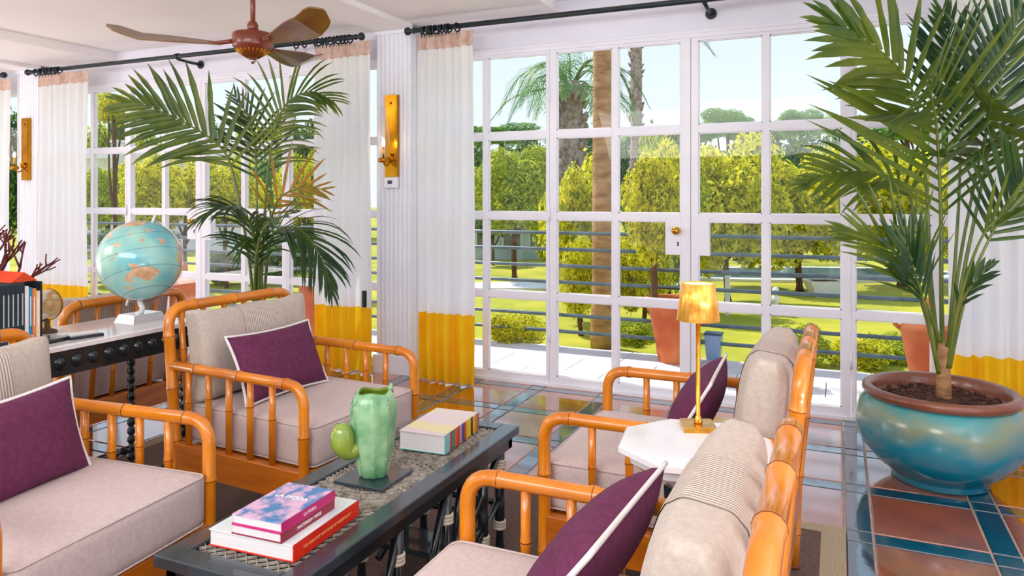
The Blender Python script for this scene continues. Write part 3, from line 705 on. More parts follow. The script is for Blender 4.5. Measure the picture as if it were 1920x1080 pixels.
for y in (2.38, 2.265, 1.726, 1.33): MB().tube([(-hx+0.045, y-oy, 0.19), (hx-0.038, y-oy, 0.19)], 0.011, 10).build('stretcher', M['black'], t)
MB().slab(-hx+0.03, hx-0.03, 2.08-oy, 2.23-oy, 0.10, 0.118, 0.003).build('lower_shelf', M['blackg'], t)
MB().slab(-hx+0.03, hx-0.03, 1.50-oy, 1.66-oy, 0.10, 0.118, 0.003).build('lower_shelf', M['blackg'], t)

# ------------------------------------------------------------------ things on the coffee table
def quadbox(pix, zb, h, name, mats):
    """box whose bottom-face corners are given, in order near-left, near-right, far-right"""
    pass
a_, b_, c_, d_ = [onZ(x, y, tz+0.004) for x, y in ((622, 905), (715, 922), (778, 880), (686, 866))]
ctr = (a_+b_+c_+d_)/4; e = (c_-b_); rz = math.atan2(e.y, e.x)
o = tag(MB().slab(-0.085, 0.085, -0.085, 0.085, 0, 0.008, 0.002).build('square_tray', M['blackg'], None, (ctr.x, ctr.y, tz-0.001)), 'small square black tray under the green cactus vase', 'tray'); o.rotation_euler = (0, 0, rz)
vx, vy = ctr.x, ctr.y; vz = tz+0.007
t = thing('cactus_vase', 'green glazed cactus shaped vase on the black tray', 'vase', (vx, vy, vz), AZ)
prof = [(0.036, 0), (0.043, 0.006), (0.047, 0.03), (0.054, 0.075), (0.062, 0.125), (0.068, 0.175), (0.068, 0.21), (0.060, 0.24), (0.050, 0.253), (0.044, 0.255), (0.043, 0.246), (0.05, 0.23), (0.055, 0.2), (0.05, 0.12), (0.035, 0.03), (0.0, 0.02)]
mb = MB(); seg = 64; vs = []
for i, (r_, z) in enumerate(prof):
    rib = 0.0028 if i < 9 else 0.0
    for k in range(seg):
        a = 2*PI*k/seg; rr_ = r_+rib*math.cos(a*9); vs.append((rr_*math.cos(a), rr_*math.sin(a), z+0.004*math.sin(a*3)*(z/0.25)))
n_ = len(prof)
mb.add(vs, [(i*seg+k, i*seg+(k+1) % seg, (i+1)*seg+(k+1) % seg, (i+1)*seg+k) for i in range(9) for k in range(seg)], 0, True)
mb.f += [(i*seg+k, i*seg+(k+1) % seg, (i+1)*seg+(k+1) % seg, (i+1)*seg+k) for i in range(9, n_-1) for k in range(seg)]; q = (n_-10)*seg; mb.m += [1]*q; mb.sm += [True]*q
mb.f.append(tuple(reversed(range(seg)))); mb.m.append(0); mb.sm.append(False)
mb.build('vase_body', [M['celadon'], M['celin']], t)
nub = MB()
random.seed(3)
for k in range(46):
    a = 2*PI*(k % 9)/9+random.uniform(-.05, .05); z = 0.03+0.2*random.random(); r_ = 0.05+0.018*min(1, z/0.17)
    nub.lathe([(0, -0.003), (0.003, 0), (0, 0.004)], (r_*math.cos(a), r_*math.sin(a), z), 6)
tag(nub.build('spine_nub', mat('nub_pale', '#c8c49a', rough=0.4), t), kind='stuff')
ar = MB(); pth = catmull([(-0.035, -0.02, 0.09), (-0.066, -0.03, 0.085), (-0.083, -0.035, 0.105), (-0.086, -0.035, 0.135), (-0.084, -0.033, 0.158), (-0.083, -0.032, 0.168)], 5)
n_ = len(pth); ar.tube(pth, [0.02+0.016*math.sin(PI*min(1, k/(n_-1)*1.05))**1.2*(1 if k < n_*0.75 else 0.6)-(0.012 if k > n_*0.85 else 0) for k in range(n_)], 18)
ar.build('cactus_arm', M['celarm'], t)
ar = MB(); ar.tube(catmull([(-0.058, -0.01, 0.12), (-0.064, -0.012, 0.15), (-0.058, -0.01, 0.18)], 5), [0.006, 0.01, 0.012, 0.012, 0.012, 0.011, 0.01, 0.008, 0.006, 0.004, 0.003], 10); ar.build('cactus_bud', M['celadon'], t)
MB().tube([(0.045, 0.03, 0.245), (0.048, 0.031, 0.27)], [0.011, 0.004], 10).build('cactus_bud', M['celadon'], t)

mred = mat('red_cover', '#ee3418', '#dc2412', rough=0.35, scale=8); mwc = mat('pale_cover', '#d6e3e6', '#eef2f2', rough=0.3, scale=14)
mpk = mat('magenta_cover', '#c2186e', '#d8488c', rough=0.35, scale=9); mmar = mat('maroon_cover', '#8a1f3a', '#a02a48', rough=0.4, scale=9)
mcov = mat('painted_cover', '#4f86bc', '#e2b8d4', rough=0.25, scale=26, detail=4, lo=0.42, hi=0.6)
mwt = mat('white_print', '#f6f4f2', rough=0.5); mgold = mat('gold_print', '#f0b070', rough=0.5)
def book(name, label, corner, rz, wd, ln, th, z, m_cov, m_top, spine_txt=None, tm=None, tsz=0.012, group=None, cat='book', ct=None, ct_m=None):
    """spine along local y at x=0 (facing +x); pages at -x..; near end at y=0"""
    t = thing(name, label, cat, (corner[0], corner[1], z), rz, group)
    tk = 0.0025
    MB().bb(-wd+0.003, -0.002, 0.003, ln-0.003, tk, th-tk).build('page_block', M['paper'], t)
    MB().slab(-wd, 0, 0, ln, th-tk, th, 0.0006).build('front_cover', m_top, t)
    MB().slab(-wd, 0, 0, ln, 0, tk, 0.0006).build('back_cover', m_cov, t)
    sp_ = MB().bb(-0.002, 0.0008, 0, ln, 0, th).build('spine', m_cov, t)
    if spine_txt:
        me = text_mesh('lettering', spine_txt, tsz, tm or mwt)
        o = link('lettering', me, sp_, (0.0012, ln/2, th/2)); o.rotation_euler = (PI/2, 0, PI/2)
    if ct:
        me = text_mesh('lettering', ct, 0.022, ct_m or mwt); fcov = [c for c in t.children if c.name.startswith('front_cover')][0]
        o = link('lettering', me, fcov, (-wd*0.5, ln*0.62, th+0.0004)); o.rotation_euler = (0, 0, PI/2*0)
    return t
A = onZ(550, 1056, tz); B = onZ(672, 966, tz); rz1 = math.atan2((B-A).y, (B-A).x)-PI/2; L1 = (B-A).length
Cc = onZ(403, 1012, tz); wdt = (Cc-A).length
book('art_book', 'large white art book with red spine at the bottom of the near stack', A, rz1, wdt*0.97, L1, 0.040, tz, mred, mwc, 'THE GREATEST PAINTINGS OF MODERN ART', mgold, 0.010)
z2 = tz+0.0405
A = onZ(527, 1020, z2); B = onZ(627, 953, z2); rz2 = math.atan2((B-A).y, (B-A).x)-PI/2; L2 = (B-A).length; Cc = onZ(441, 996, z2); w2_ = (Cc-A).length
book('paperback', 'maroon spined paperback lying directly on the large white art book', A, rz2, w2_, L2, 0.0235, z2, mmar, mpk, 'MASTERSON VERSE', mwt, 0.011, 'paperbacks on the art book')
book('paperback', 'magenta spined paperback with painted blue and pink cover, topmost of the near stack', A+Vector((0.001, 0.001, 0)), rz2, w2_, L2, 0.0235, z2+0.0238, mpk, mcov, 'LA MODA', mwt, 0.011, 'paperbacks on the art book', ct='LA MODA')
A = onZ(834, 853, tz); B = onZ(898, 805, tz); rz3 = math.atan2((B-A).y, (B-A).x)-PI/2; L3 = (B-A).length; Cc = onZ(754, 836, tz); w3_ = (Cc-A).length
mst = bpy.data.materials.new('striped_spine'); mst.use_nodes = True; N = mst.node_tree.nodes; Lk = mst.node_tree.links
tcn = N.new('ShaderNodeTexCoord'); sp3 = N.new('ShaderNodeSeparateXYZ'); mp3 = N.new('ShaderNodeMapRange'); cr = N.new('ShaderNodeValToRGB'); cr.color_ramp.interpolation = 'CONSTANT'
Lk.new(tcn.outputs['Object'], sp3.inputs[0]); Lk.new(sp3.outputs['Y'], mp3.inputs[0]); mp3.inputs[2].default_value = L3
cols_ = ['#8fd0d0', '#8fd0d0', '#c04a5a', '#2f9f70', '#e06a3a', '#c83a4a', '#e0a080', '#3a4ac0', '#c05a20', '#ffd000', '#ffd000', '#3a3420', '#ffd000', '#e08a20', '#a06a60']
for k, c in enumerate(cols_):
    el = cr.color_ramp.elements[k] if k < 2 else cr.color_ramp.elements.new(k/len(cols_))
    el.position = k/len(cols_); el.color = lin(c)
Lk.new(mp3.outputs[0], cr.inputs[0]); Lk.new(cr.outputs[0], N['Principled BSDF'].inputs['Base Color']); N['Principled BSDF'].inputs['Roughness'].default_value = 0.35
mtop = mat('pastel_map_cover', '#e8d8dc', '#f0e6a8', rough=0.25, scale=5, detail=2, stretch=(0.4, 3, 1), lo=0.45, hi=0.55)
book('thick_book', 'thick book with rainbow striped spine and pastel cover, at the far table end', A, rz3, w3_*0.97, L3, 0.062, tz, mst, mtop)

# ------------------------------------------------------------------ marble side table and lamp
sx_, sy_ = -0.325, 1.845; ztop = 0.69
t = thing('side_table', 'octagonal white marble side table on a black base between the right armchairs', 'side table', (sx_, sy_, RZ), D(8))
oct_ = lambda r_: [(r_*math.cos(PI/8+k*PI/4), r_*math.sin(PI/8+k*PI/4)) for k in range(8)]
zt_ = ztop-RZ
mb = MB(); mb.prism(oct_(0.197), zt_-0.016, zt_-0.003); mb.prism(oct_(0.197), zt_-0.003, zt_, poly2=oct_(0.193)); mb.build('table_top', M['marble'], t)
mb = MB(); mb.prism(oct_(0.085), zt_-0.10, zt_-0.045, poly2=oct_(0.165)); mb.prism(oct_(0.165), zt_-0.045, zt_-0.016, poly2=oct_(0.172)); mb.build('collar', M['marble'], t)
mb = MB(); mb.prism(oct_(0.055), 0.05, zt_-0.10, poly2=oct_(0.082)); mb.build('pedestal', M['black'], t)
mb = MB(); mb.prism(oct_(0.15), 0.0, 0.02); mb.prism(oct_(0.13), 0.02, 0.05, poly2=oct_(0.06)); mb.build('foot_plate', M['black'], t)
lp = onZ(1309, 803, ztop)
t = thing('table_lamp', 'slim gold table lamp with tapered gold leaf shade on the marble side table', 'lamp', (lp.x, lp.y, ztop), D(20))
MB().slab(-0.042, 0.042, -0.042, 0.042, 0, 0.014, 0.0015).build('base', M['gold'], t)
MB().lathe([(0.011, 0.014), (0.011, 0.02), (0.008, 0.03), (0.0058, 0.034), (0.0058, 0.30)], seg=14).build('stem', M['gold'], t)
zb_ = 1.3-231/FPX*lp.length*0+0.0
dl = (lp-Vector((0, 0, 0))).dot(FWD)
zb_ = H-(600-YH)/FPX*dl-ztop; zt2 = H-(531-YH)/FPX*dl-ztop
MB().lathe([(0.056, zb_), (0.043, zt2), (0.041, zt2+0.001), (0.041, zt2-0.002), (0.054, zb_+0.002)], seg=40, close=True).build('lamp_shade', M['goldl'], t)
MB().lathe([(0.0, zt2-0.004), (0.042, zt2-0.003)], seg=32, close=True).build('diffuser', mat('lamp_diffuser', '#fff4dc', emit='#ffd79a', estr=2.5), t)

# ------------------------------------------------------------------ console table and its things
cx0, cx1, cy0, cy1, cz = -3.03, -2.62, 0.75, 2.42, 0.75
t = thing('console_table', 'long black console table with white marble top and carved bobbin edge behind the left armchairs', 'console table', ((cx0+cx1)/2, (cy0+cy1)/2, RZ))
ox, oy = (cx0+cx1)/2, (cy0+cy1)/2; hx, hy = (cx1-cx0)/2, (cy1-cy0)/2; z_ = cz-RZ
MB().slab(-hx, hx, -hy, hy, z_-0.02, z_, 0.004).build('marble_top', M['marble'], t)
mb = MB()
for (a, b_, c, d) in ((-hx+.008, -hx+.04, -hy+.01, hy-.01), (hx-.04, hx-.012, -hy+.01, hy-.01), (-hx+.04, hx-.04, -hy+.01, -hy+.04), (-hx+.04, hx-.04, hy-.04, hy-.012)): mb.bb(a, b_, c, d, z_-0.115, z_-0.02)
mb.build('apron', M['black'], t)
bob = MB().lathe([(0.0, -0.03), (0.012, -0.027), (0.024, -0.012), (0.026, 0.0), (0.024, 0.012), (0.012, 0.027), (0.0, 0.03)], seg=12).mesh('bobbin', M['black'])
nb_ = int(2*hy/0.0665)
for k in range(nb_):
    o = link('bobbin', bob, t, (hx-0.022, -hy+0.04+k*0.0665, z_-0.066))
for k in range(5): link('bobbin', bob, t, (-hx+0.06+k*0.0725, hy-0.014, z_-0.066))
for x in (-hx+0.04, hx-0.04):
    for y in (-hy+0.06, hy-0.05):
        n_ = 15; P = []
        for k in range(n_):
            z0_ = 0.03+k*(z_-0.115-0.03)/n_; hgt = (z_-0.145)/n_
            P += [(0.010, z0_), (0.018, z0_+hgt*0.3), (0.018, z0_+hgt*0.7), (0.010, z0_+hgt*0.98)]
        MB().lathe([(0.02, 0), (0.022, 0.015), (0.012, 0.03)]+P, (x, y, 0), 14).build('leg', M['black'], t)
for x in (-hx+0.04, hx-0.04):
    P = []; n_ = 26; y0_, y1_ = -hy+0.06, hy-0.05
    pts, rs = [], []
    for k in range(n_):
        for f, r_ in ((0.02, 0.009), (0.3, 0.018), (0.7, 0.018), (0.98, 0.009)): pts.append((x, y0_+(k+f)*(y1_-y0_)/n_, 0.125)); rs.append(r_)
    MB().tube(pts, rs, 12).build('stretcher', M['black'], t)

# big globe
gp = Vector((-2.83, 2.29, cz))
def globe_mat(name, sea1, sea2, land1, land2, seed, aus=None):
    m = bpy.data.materials.new(name); m.use_nodes = True; N = m.node_tree.nodes; L = m.node_tree.links; b = N['Principled BSDF']
    tc = N.new('ShaderNodeTexCoord'); mp = N.new('ShaderNodeMapping'); mp.inputs['Location'].default_value = seed; L.new(tc.outputs['Object'], mp.inputs[0])
    n1 = N.new('ShaderNodeTexNoise'); n1.inputs['Scale'].default_value = 5.5; n1.inputs['Detail'].default_value = 2; L.new(mp.outputs[0], n1.inputs[0])
    sea = N.new('ShaderNodeValToRGB'); sea.color_ramp.elements[0].color = lin(sea1); sea.color_ramp.elements[1].color = lin(sea2); sea.color_ramp.elements[0].position = .35; sea.color_ramp.elements[1].position = .65; L.new(n1.outputs[0], sea.inputs[0])
    n2 = N.new('ShaderNodeTexNoise'); n2.inputs['Scale'].default_value = 7.0; n2.inputs['Detail'].default_value = 7; mp2 = N.new('ShaderNodeMapping'); mp2.inputs['Location'].default_value = [s_+3.3 for s_ in seed]; L.new(tc.outputs['Object'], mp2.inputs[0]); L.new(mp2.outputs[0], n2.inputs[0])
    msk = N.new('ShaderNodeValToRGB'); msk.color_ramp.elements[0].position = .56; msk.color_ramp.elements[1].position = .575; L.new(n2.outputs[0], msk.inputs[0])
    n3 = N.new('ShaderNodeTexNoise'); n3.inputs['Scale'].default_value = 22; n3.inputs['Detail'].default_value = 4; L.new(tc.outputs['Object'], n3.inputs[0])
    lnd = N.new('ShaderNodeValToRGB'); lnd.color_ramp.elements[0].color = lin(land1); lnd.color_ramp.elements[1].color = lin(land2); lnd.color_ramp.elements[0].position = .4; lnd.color_ramp.elements[1].position = .62; L.new(n3.outputs[0], lnd.inputs[0])
    fac = msk.outputs[0]
    if aus:
        sb = N.new('ShaderNodeVectorMath'); sb.operation = 'SUBTRACT'; sb.inputs[1].default_value = aus[0]; L.new(tc.outputs['Object'], sb.inputs[0])
        ml = N.new('ShaderNodeVectorMath'); ml.operation = 'MULTIPLY'; ml.inputs[1].default_value = aus[1]; L.new(sb.outputs[0], ml.inputs[0])
        ln = N.new('ShaderNodeVectorMath'); ln.operation = 'LENGTH'; L.new(ml.outputs[0], ln.inputs[0])
        n4 = N.new('ShaderNodeTexNoise'); n4.inputs['Scale'].default_value = 16; L.new(tc.outputs['Object'], n4.inputs[0])
        ad = N.new('ShaderNodeMath'); ad.operation = 'MULTIPLY_ADD'; ad.inputs[1].default_value = 0.05; L.new(n4.outputs[0], ad.inputs[0]); L.new(ln.outputs['Value'], ad.inputs[2])
        lt = N.new('ShaderNodeMath'); lt.operation = 'LESS_THAN'; lt.inputs[1].default_value = aus[2]; L.new(ad.outputs[0], lt.inputs[0])
        mx = N.new('ShaderNodeMath'); mx.operation = 'MAXIMUM'; L.new(lt.outputs[0], mx.inputs[0]); L.new(msk.outputs[0], mx.inputs[1]); fac = mx.outputs[0]
    mix = N.new('ShaderNodeMix'); mix.data_type = 'RGBA'; L.new(fac, mix.inputs[0]); L.new(sea.outputs[0], mix.inputs[6]); L.new(lnd.outputs[0], mix.inputs[7])
    wv = N.new('ShaderNodeTexWave'); wv.bands_direction = 'Z'; wv.inputs['Scale'].default_value = 4.2; mpw = N.new('ShaderNodeMapping'); mpw.inputs['Rotation'].default_value = (0.12, 0.38, 0); L.new(tc.outputs['Object'], mpw.inputs[0]); L.new(mpw.outputs[0], wv.inputs[0])
    wr = N.new('ShaderNodeValToRGB'); wr.color_ramp.elements[0].position = 0.0; wr.color_ramp.elements[1].position = 0.012; wr.color_ramp.elements[0].color = (0.35, 0.4, 0.45, 1); L.new(wv.outputs[0], wr.inputs[0])
    m2 = N.new('ShaderNodeMix'); m2.data_type = 'RGBA'; m2.blend_type = 'MULTIPLY'; m2.inputs[0].default_value = 0.6; L.new(mix.outputs[2], m2.inputs[6]); L.new(wr.outputs[0], m2.inputs[7])
    L.new(m2.outputs[2], b.inputs['Base Color']); b.inputs['Roughness'].default_value = 0.18; b.inputs['Coat Weight'].default_value = 0.6
    return m
t = thing('large_globe', 'large pale blue and green world globe on a clear acrylic stand on the console', 'globe', (gp.x, gp.y, cz))
RG = 0.176; gz = 0.268
gb = MB(); prof = [(RG*math.sin(PI*k/36), -RG*math.cos(PI*k/36)) for k in range(37)]; prof[0] = (0, -RG); prof[-1] = (0, RG); gb.lathe(prof, seg=64)
vd = (-Vector((gp.x, gp.y, 0))).normalized(); gv = Vector((vd.x*0.94-vd.y*0.03, vd.y*0.94+vd.x*0.16*0, -0.30)); 
rt = Vector((RGT.x, RGT.y, 0))
ac = (vd*0.165+rt*0.032+Vector((0, 0, -0.045)))
Rg = Matrix.Rotation(D(22), 3, 'Y')
o = gb.build('sphere', globe_mat('globe_print', '#6cbcc4', '#b2dcc4', '#dcbc98', '#c8956c', (1.3, 2.1, 0.4), (tuple(ac), (1, 1, 1.5), 0.075)), t, (0, 0, gz))
ax_ = Vector((RGT.x*0.30, RGT.y*0.30, 0.95)).normalized()
arc = []
side = (RGT*0.95-Vector((0, 0, 0.30))).normalized()
for k in range(25):
    a = PI*k/24; p = ax_*math.cos(a)*(RG+0.012)+side*-math.sin(a)*(RG+0.012)*-1
    arc.append((p.x, p.y, p.z+gz))
MB().tube(arc, 0.006, 8).build('meridian_arc', M['clear'], t)
for s_ in (1, -1):
    p0 = ax_*s_*(RG-0.005); p1 = ax_*s_*(RG+0.035); MB().tube([(p0.x, p0.y, p0.z+gz), (p1.x, p1.y, p1.z+gz)], [0.006, 0.005], 10).build('axis_pin', M['stonew'], t)
MB().tube(catmull([(0.0, 0.0, 0.035), (0.012, 0.0, 0.055), (0.0, 0, 0.075), (-0.004, 0, 0.093)], 4), 0.011, 12).build('stand_post', M['stonew'], t)
mb = MB(); mb.prism([(-0.062, -0.085), (0.062, -0.085), (0.062, 0.085), (-0.062, 0.085)], 0, 0.035, poly2=[(-0.048, -0.07), (0.048, -0.07), (0.048, 0.07), (-0.048, 0.07)]); mb.build('stand_base', mat('frosted_acrylic', '#bdb9ba', rough=0.08, coat=1.0, ior=1.6), t)
# small globe
t = thing('small_globe', 'small cream globe on a wooden foot at the left end of the console', 'globe', (-2.93, 1.935, cz))
gb = MB(); r_ = 0.058; prof = [(r_*math.sin(PI*k/24), -r_*math.cos(PI*k/24)) for k in range(25)]; prof[0] = (0, -r_); prof[-1] = (0, r_); gb.lathe(prof, seg=40)
gb.build('sphere', globe_mat('cream_globe_print', '#f2ead2', '#e6dabb', '#d8bc84', '#c49c58', (0.3, 0.1, 0.4)), t, (0, 0, 0.115))
MB().tube([(RGT.x*(r_+.006)*math.sin(a), RGT.y*(r_+.006)*math.sin(a), 0.115+(r_+.006)*math.cos(a)) for a in [PI*k/20 for k in range(21)]], 0.003, 6).build('meridian_arc', M['brass'], t)
MB().lathe([(0.038, 0), (0.038, 0.008), (0.015, 0.018), (0.01, 0.03), (0.012, 0.045), (0.006, 0.056)], seg=20).build('foot', mat('dark_wood', '#5a3a18', rough=0.4), t)
# little scale figure with a dark base
t = thing('figurine', 'small dark metal figurine on a flat black base on the console', 'figurine', (-2.74, 1.80, cz), D(8))
MB().slab(-0.05, 0.05, -0.075, 0.075, 0, 0.014, 0.003).build('base', M['black'], t); 
mb = MB(); mb.tube([(0, -0.03, 0.014), (0, -0.03, 0.075)], [0.010, 0.005], 8); mb.tube([(0, -0.03, 0.045), (0, -0.03, 0.052)], 0.012, 8); mb.tube([(0, -0.06, 0.078), (0, -0.03, 0.08), (0, 0.01, 0.085)], 0.004, 6); mb.tube([(0, -0.06, 0.078), (0, -0.06, 0.06)], 0.003, 6)
mb.build('figure', mat('dark_bronze', '#3a1c24', rough=0.4, metal=0.5), t)
MB().lathe([(0.0, 0), (0.014, 0.004), (0.018, 0.014), (0.012, 0.028), (0, 0.03)], (0.0, -0.062, 0.012), 14).build('pale_stone', M['stonew'], t)
t = thing('notebook_stack', 'black notebook with pale pad beside the figurine on the console', 'notebook', (-2.70, 1.93, cz), D(-12))
MB().slab(-0.035, 0.035, -0.06, 0.06, 0, 0.012, 0.002).build('notebook', M['black'], t); MB().slab(-0.032, 0.01, -0.055, 0.05, 0.012, 0.019, 0.001).build('paper_pad', M['paper'], t)

# books on the console between bookends
mdk = mat('dark_spine', '#16262e', '#22343c', rough=0.5, scale=30)
bk = MB().slab(-0.085, 0.085, 0.0005, 0.0135, 0, 0.225, 0.001)
spn = [(c, l) for c, l in ((mdk, None),)*6]
specs = [('dark', mdk)]*7+[('white', M['paper']), ('blue', mat('blue_spine', '#2f86b0', rough=0.4)), ('orange', mat('orange_spine', '#f08a3a', rough=0.4)), ('cream', mat('cream_spine', '#f0d8b8', rough=0.5))]
yb = 1.60
mdots = mat('grey_print', '#b8c2c6', rough=0.6)
for k, (cn, m) in enumerate(specs):
    th = 0.0165 if cn == 'dark' else 0.014
    hh = 0.232 if cn == 'dark' else (0.222, 0.215, 0.21, 0.2)[k-7]
    lab = {'dark': 'dark book, %s from the left in the row of matching volumes on the console' % ['first', 'second', 'third', 'fourth', 'fifth', 'sixth', 'seventh'][min(k, 6)], 'white': 'thin white book between the dark volumes and the blue book', 'blue': 'thin blue book standing on the console', 'orange': 'orange book standing beside the blue book on the console', 'cream': 'cream book standing against the black bookend'}[cn]
    t = thing('book', lab, 'book', (-2.80, yb, cz), 0, 'dark volumes on the console' if cn == 'dark' else None)
    MB().slab(-0.08, 0.075, 0.002, th-0.002, 0.004, hh-0.004, 0.001).build('page_block', M['paper'], t)
    cv = MB(); cv.bb(-0.085, 0.08, 0.0003, 0.002, 0, hh); cv.bb(-0.085, 0.08, th-0.002, th-0.0003, 0, hh); cv.bb(0.075, 0.08, 0.002, th-0.002, 0, hh); cv.build('cover', m, t)
    MB().bb(0.08, 0.0808, th*0.38, th*0.62, hh*0.35, hh*0.85).build('spine_print', mdots if cn == 'dark' else mwt, t)
    yb += th
t = thing('bookend', 'black upright bookend at the right end of the standing books', 'bookend', (-2.80, yb+0.001, cz))
MB().bb(-0.07, 0.082, 0, 0.006, 0, 0.235).build('upright', M['black'], t); MB().bb(-0.07, 0.082, 0.006, 0.05, 0, 0.003).build('base', M['black'], t)
o = tag(MB().prism([(-0.05, 0), (0.05, 0), (0.0, 0.035)], -0.07, 0.07).build('open_red_book', mat('orange_red_card', '#e0461a', rough=0.5), None, (-2.84, 1.745, cz+0.234)), 'orange red folded card lying like a little roof on the standing books', 'card')
o.rotation_euler = (PI/2, 0, PI/2)
# red-brown coral at the left edge
random.seed(11)
def coral(name, label, loc, hgt, sd):
    random.seed(sd); t = thing(name, label, 'coral', loc); mc = mat('coral_brown', '#6a2420', '#4a1a18', rough=0.7, scale=20, bump=0.3)
    mb = MB()
    def grow(p, d, r_, l, depth):
        q = p+d*l; m_ = p.lerp(q, 0.5)+Vector((random.uniform(-.1, .1), random.uniform(-.1, .1), random.uniform(-.1, .1)))*l*0.5
        mb.tube([p, m_, q], [r_, r_*0.85, r_*0.75], 7)
        if depth == 0: mb.lathe([(0, -r_*.9), (r_*1.1, 0), (0, r_*.9)], tuple(q), 7); return
        for k in range(random.choice((2, 2, 3))):
            a = random.uniform(-0.9, 0.9); nd = (d+RGT*a+Vector((0, 0, random.uniform(-.2, .5)))+FWD*random.uniform(-.4, .4)).normalized()
            grow(q, nd, r_*0.75, l*random.uniform(.62, .85), depth-1)
    for k in range(4): grow(Vector((0, 0, 0.0)), Vector((RGT.x*(k-1.5)*0.22, RGT.y*(k-1.5)*0.22, 1)).normalized(), 0.010, hgt*0.33, 4)
    mb.build('branches', mc, t); MB().lathe([(0.05, 0), (0.05, 0.02), (0.02, 0.03), (0, 0.03)], seg=20).build('base', M['black'], t); return t
coral('coral', 'dark red branching coral ornament at the left edge above the books', (-2.99, 1.715, cz), 0.44, 5)

# ------------------------------------------------------------------ outdoors: terrace, railing, pots
ZG = -0.20
g = thing('terrace', None, None, kind='structure')
MB().bb(-9.2, 3.6, YW+0.061, 6.02, -0.3, -0.025).build('terrace_bed', M['grout'], g)
sl = MB().slab(0.003, 0.597, 0.003, 0.417, -0.035, -0.005, 0.003).mesh('paving_slab', M['slab'])
for j in range(3):
    for i in range(-15, 6): link('paving_slab', sl, g, (i*0.6+0.22+(0.3 if j % 2 else 0), YW+0.075+j*0.42, random.uniform(-.001, .001)))
struct('ground', MB().bb(-60, 60, 6.0, 120, ZG-0.2, ZG), M['lawn'])
struct('ground', MB().bb(-30, 30, -40, YB-0.05, -0.3, -0.02), mat('pale_bounce_ground', '#f2eeee', '#e8e2e2', rough=0.8, scale=2))  # unseen pale ground added behind the room to bounce sunlight onto the ceiling
YRL = 5.99
rt_ = thing('railing', 'long grey steel railing of seven horizontal bars along the terrace edge', 'railing', (0, YRL, -0.005))
for k in range(7):
    MB().tube([(-9.0, 0, 0.135+k*0.1425), (3.4, 0, 0.135+k*0.1425)], 0.016, 8).build('bar', M['rail'], rt_)
for x in [onY(q_, 400, YRL).x for q_ in (60, 239, 377, 536, 740, 1033, 1292, 1592, 1890)]: MB().slab(x-0.006, x+0.006, -0.03, 0.03, 0, 1.02, 0.002).build('post', M['rail'], rt_)
def pot(label, loc, prof, extra=None, name='terracotta_pot'):
    t = thing(name, label, 'pot', loc)
    MB().lathe(prof, seg=40, close=True).build('pot_body', M['terra'], t); return t
PPOT = [(0.135, 0), (0.14, 0.01), (0.15, 0.06), (0.153, 0.065), (0.153, 0.08), (0.165, 0.17), (0.172, 0.175), (0.172, 0.19), (0.185, 0.27), (0.21, 0.38), (0.235, 0.43), (0.25, 0.45), (0.255, 0.48), (0.25, 0.50), (0.225, 0.50), (0.215, 0.46), (0.21, 0.44)]
pp = onZ(1262, 683, -0.005); pp = Vector((pp.x, pp.y+0.12, -0.005))
t = pot('big terracotta pot on the terrace behind the doors, right of the palm trunk', pp, PPOT)
tag(MB().lathe([(0.215, 0.44), (0.1, 0.455), (0, 0.46)], seg=30).build('soil', M['soil'], t), kind='stuff')
PPOT_Z = 0.45
urnp = [(0.085, 0), (0.09, 0.01), (0.10, 0.08), (0.125, 0.22), (0.15, 0.36), (0.165, 0.44), (0.172, 0.47), (0.172, 0.49), (0.15, 0.50), (0.12, 0.52), (0.08, 0.545), (0.05, 0.56), (0.035, 0.58), (0.045, 0.60), (0.05, 0.62), (0.03, 0.66), (0.0, 0.68)]
def urn(label, loc):
    t = pot(label, loc, urnp, name='lidded_urn')
    for s_ in (-1, 1): MB().tube(catmull([(s_*0.155, 0, 0.46), (s_*0.20, 0, 0.50), (s_*0.20, 0, 0.55), (s_*0.12, 0, 0.54)], 5), 0.014, 8).build('handle', M['terra'], t)
u = onY(1745, 600, 5.25); urn('tall lidded terracotta urn on the terrace behind the large indoor palm', (u.x, 5.25, -0.005))
u = onY(342, 600, 5.25); urn('tall lidded terracotta urn on the terrace, seen right of the large globe', (u.x, 5.25, -0.005))
u = onY(592, 600, 5.25)
t = pot('plain tapered terracotta planter on the terrace beside the yellow curtain hem', (u.x, 5.25, -0.005), [(0.10, 0), (0.105, 0.01), (0.13, 0.3), (0.15, 0.52), (0.17, 0.525), (0.172, 0.58), (0.155, 0.58), (0.15, 0.54)])
tag(MB().lathe([(0.15, 0.54), (0, 0.545)], seg=24).build('soil', M['soil'], t), kind='stuff')
u = onZ(1336, 676, -0.005)
t = thing('planter', 'small pale blue tapered planter box on the terrace behind the gold lamp', 'planter', (u.x, u.y+0.06, -0.005))
mb = MB(); mb.prism([(-.05, -.05), (.05, -.05), (.05, .05), (-.05, .05)], 0, 0.20, poly2=[(-.065, -.065), (.065, -.065), (.065, .065), (-.065, .065)]); mb.build('box', mat('blue_grey_paint', '#8fb2d6', '#7da2c8', rough=0.4), t)
mb = MB(); mb.bb(-.07, .07, -.07, .07, 0.2, 0.212); mb.build('rim', mat('navy_rim', '#2a4468', rough=0.4), t)

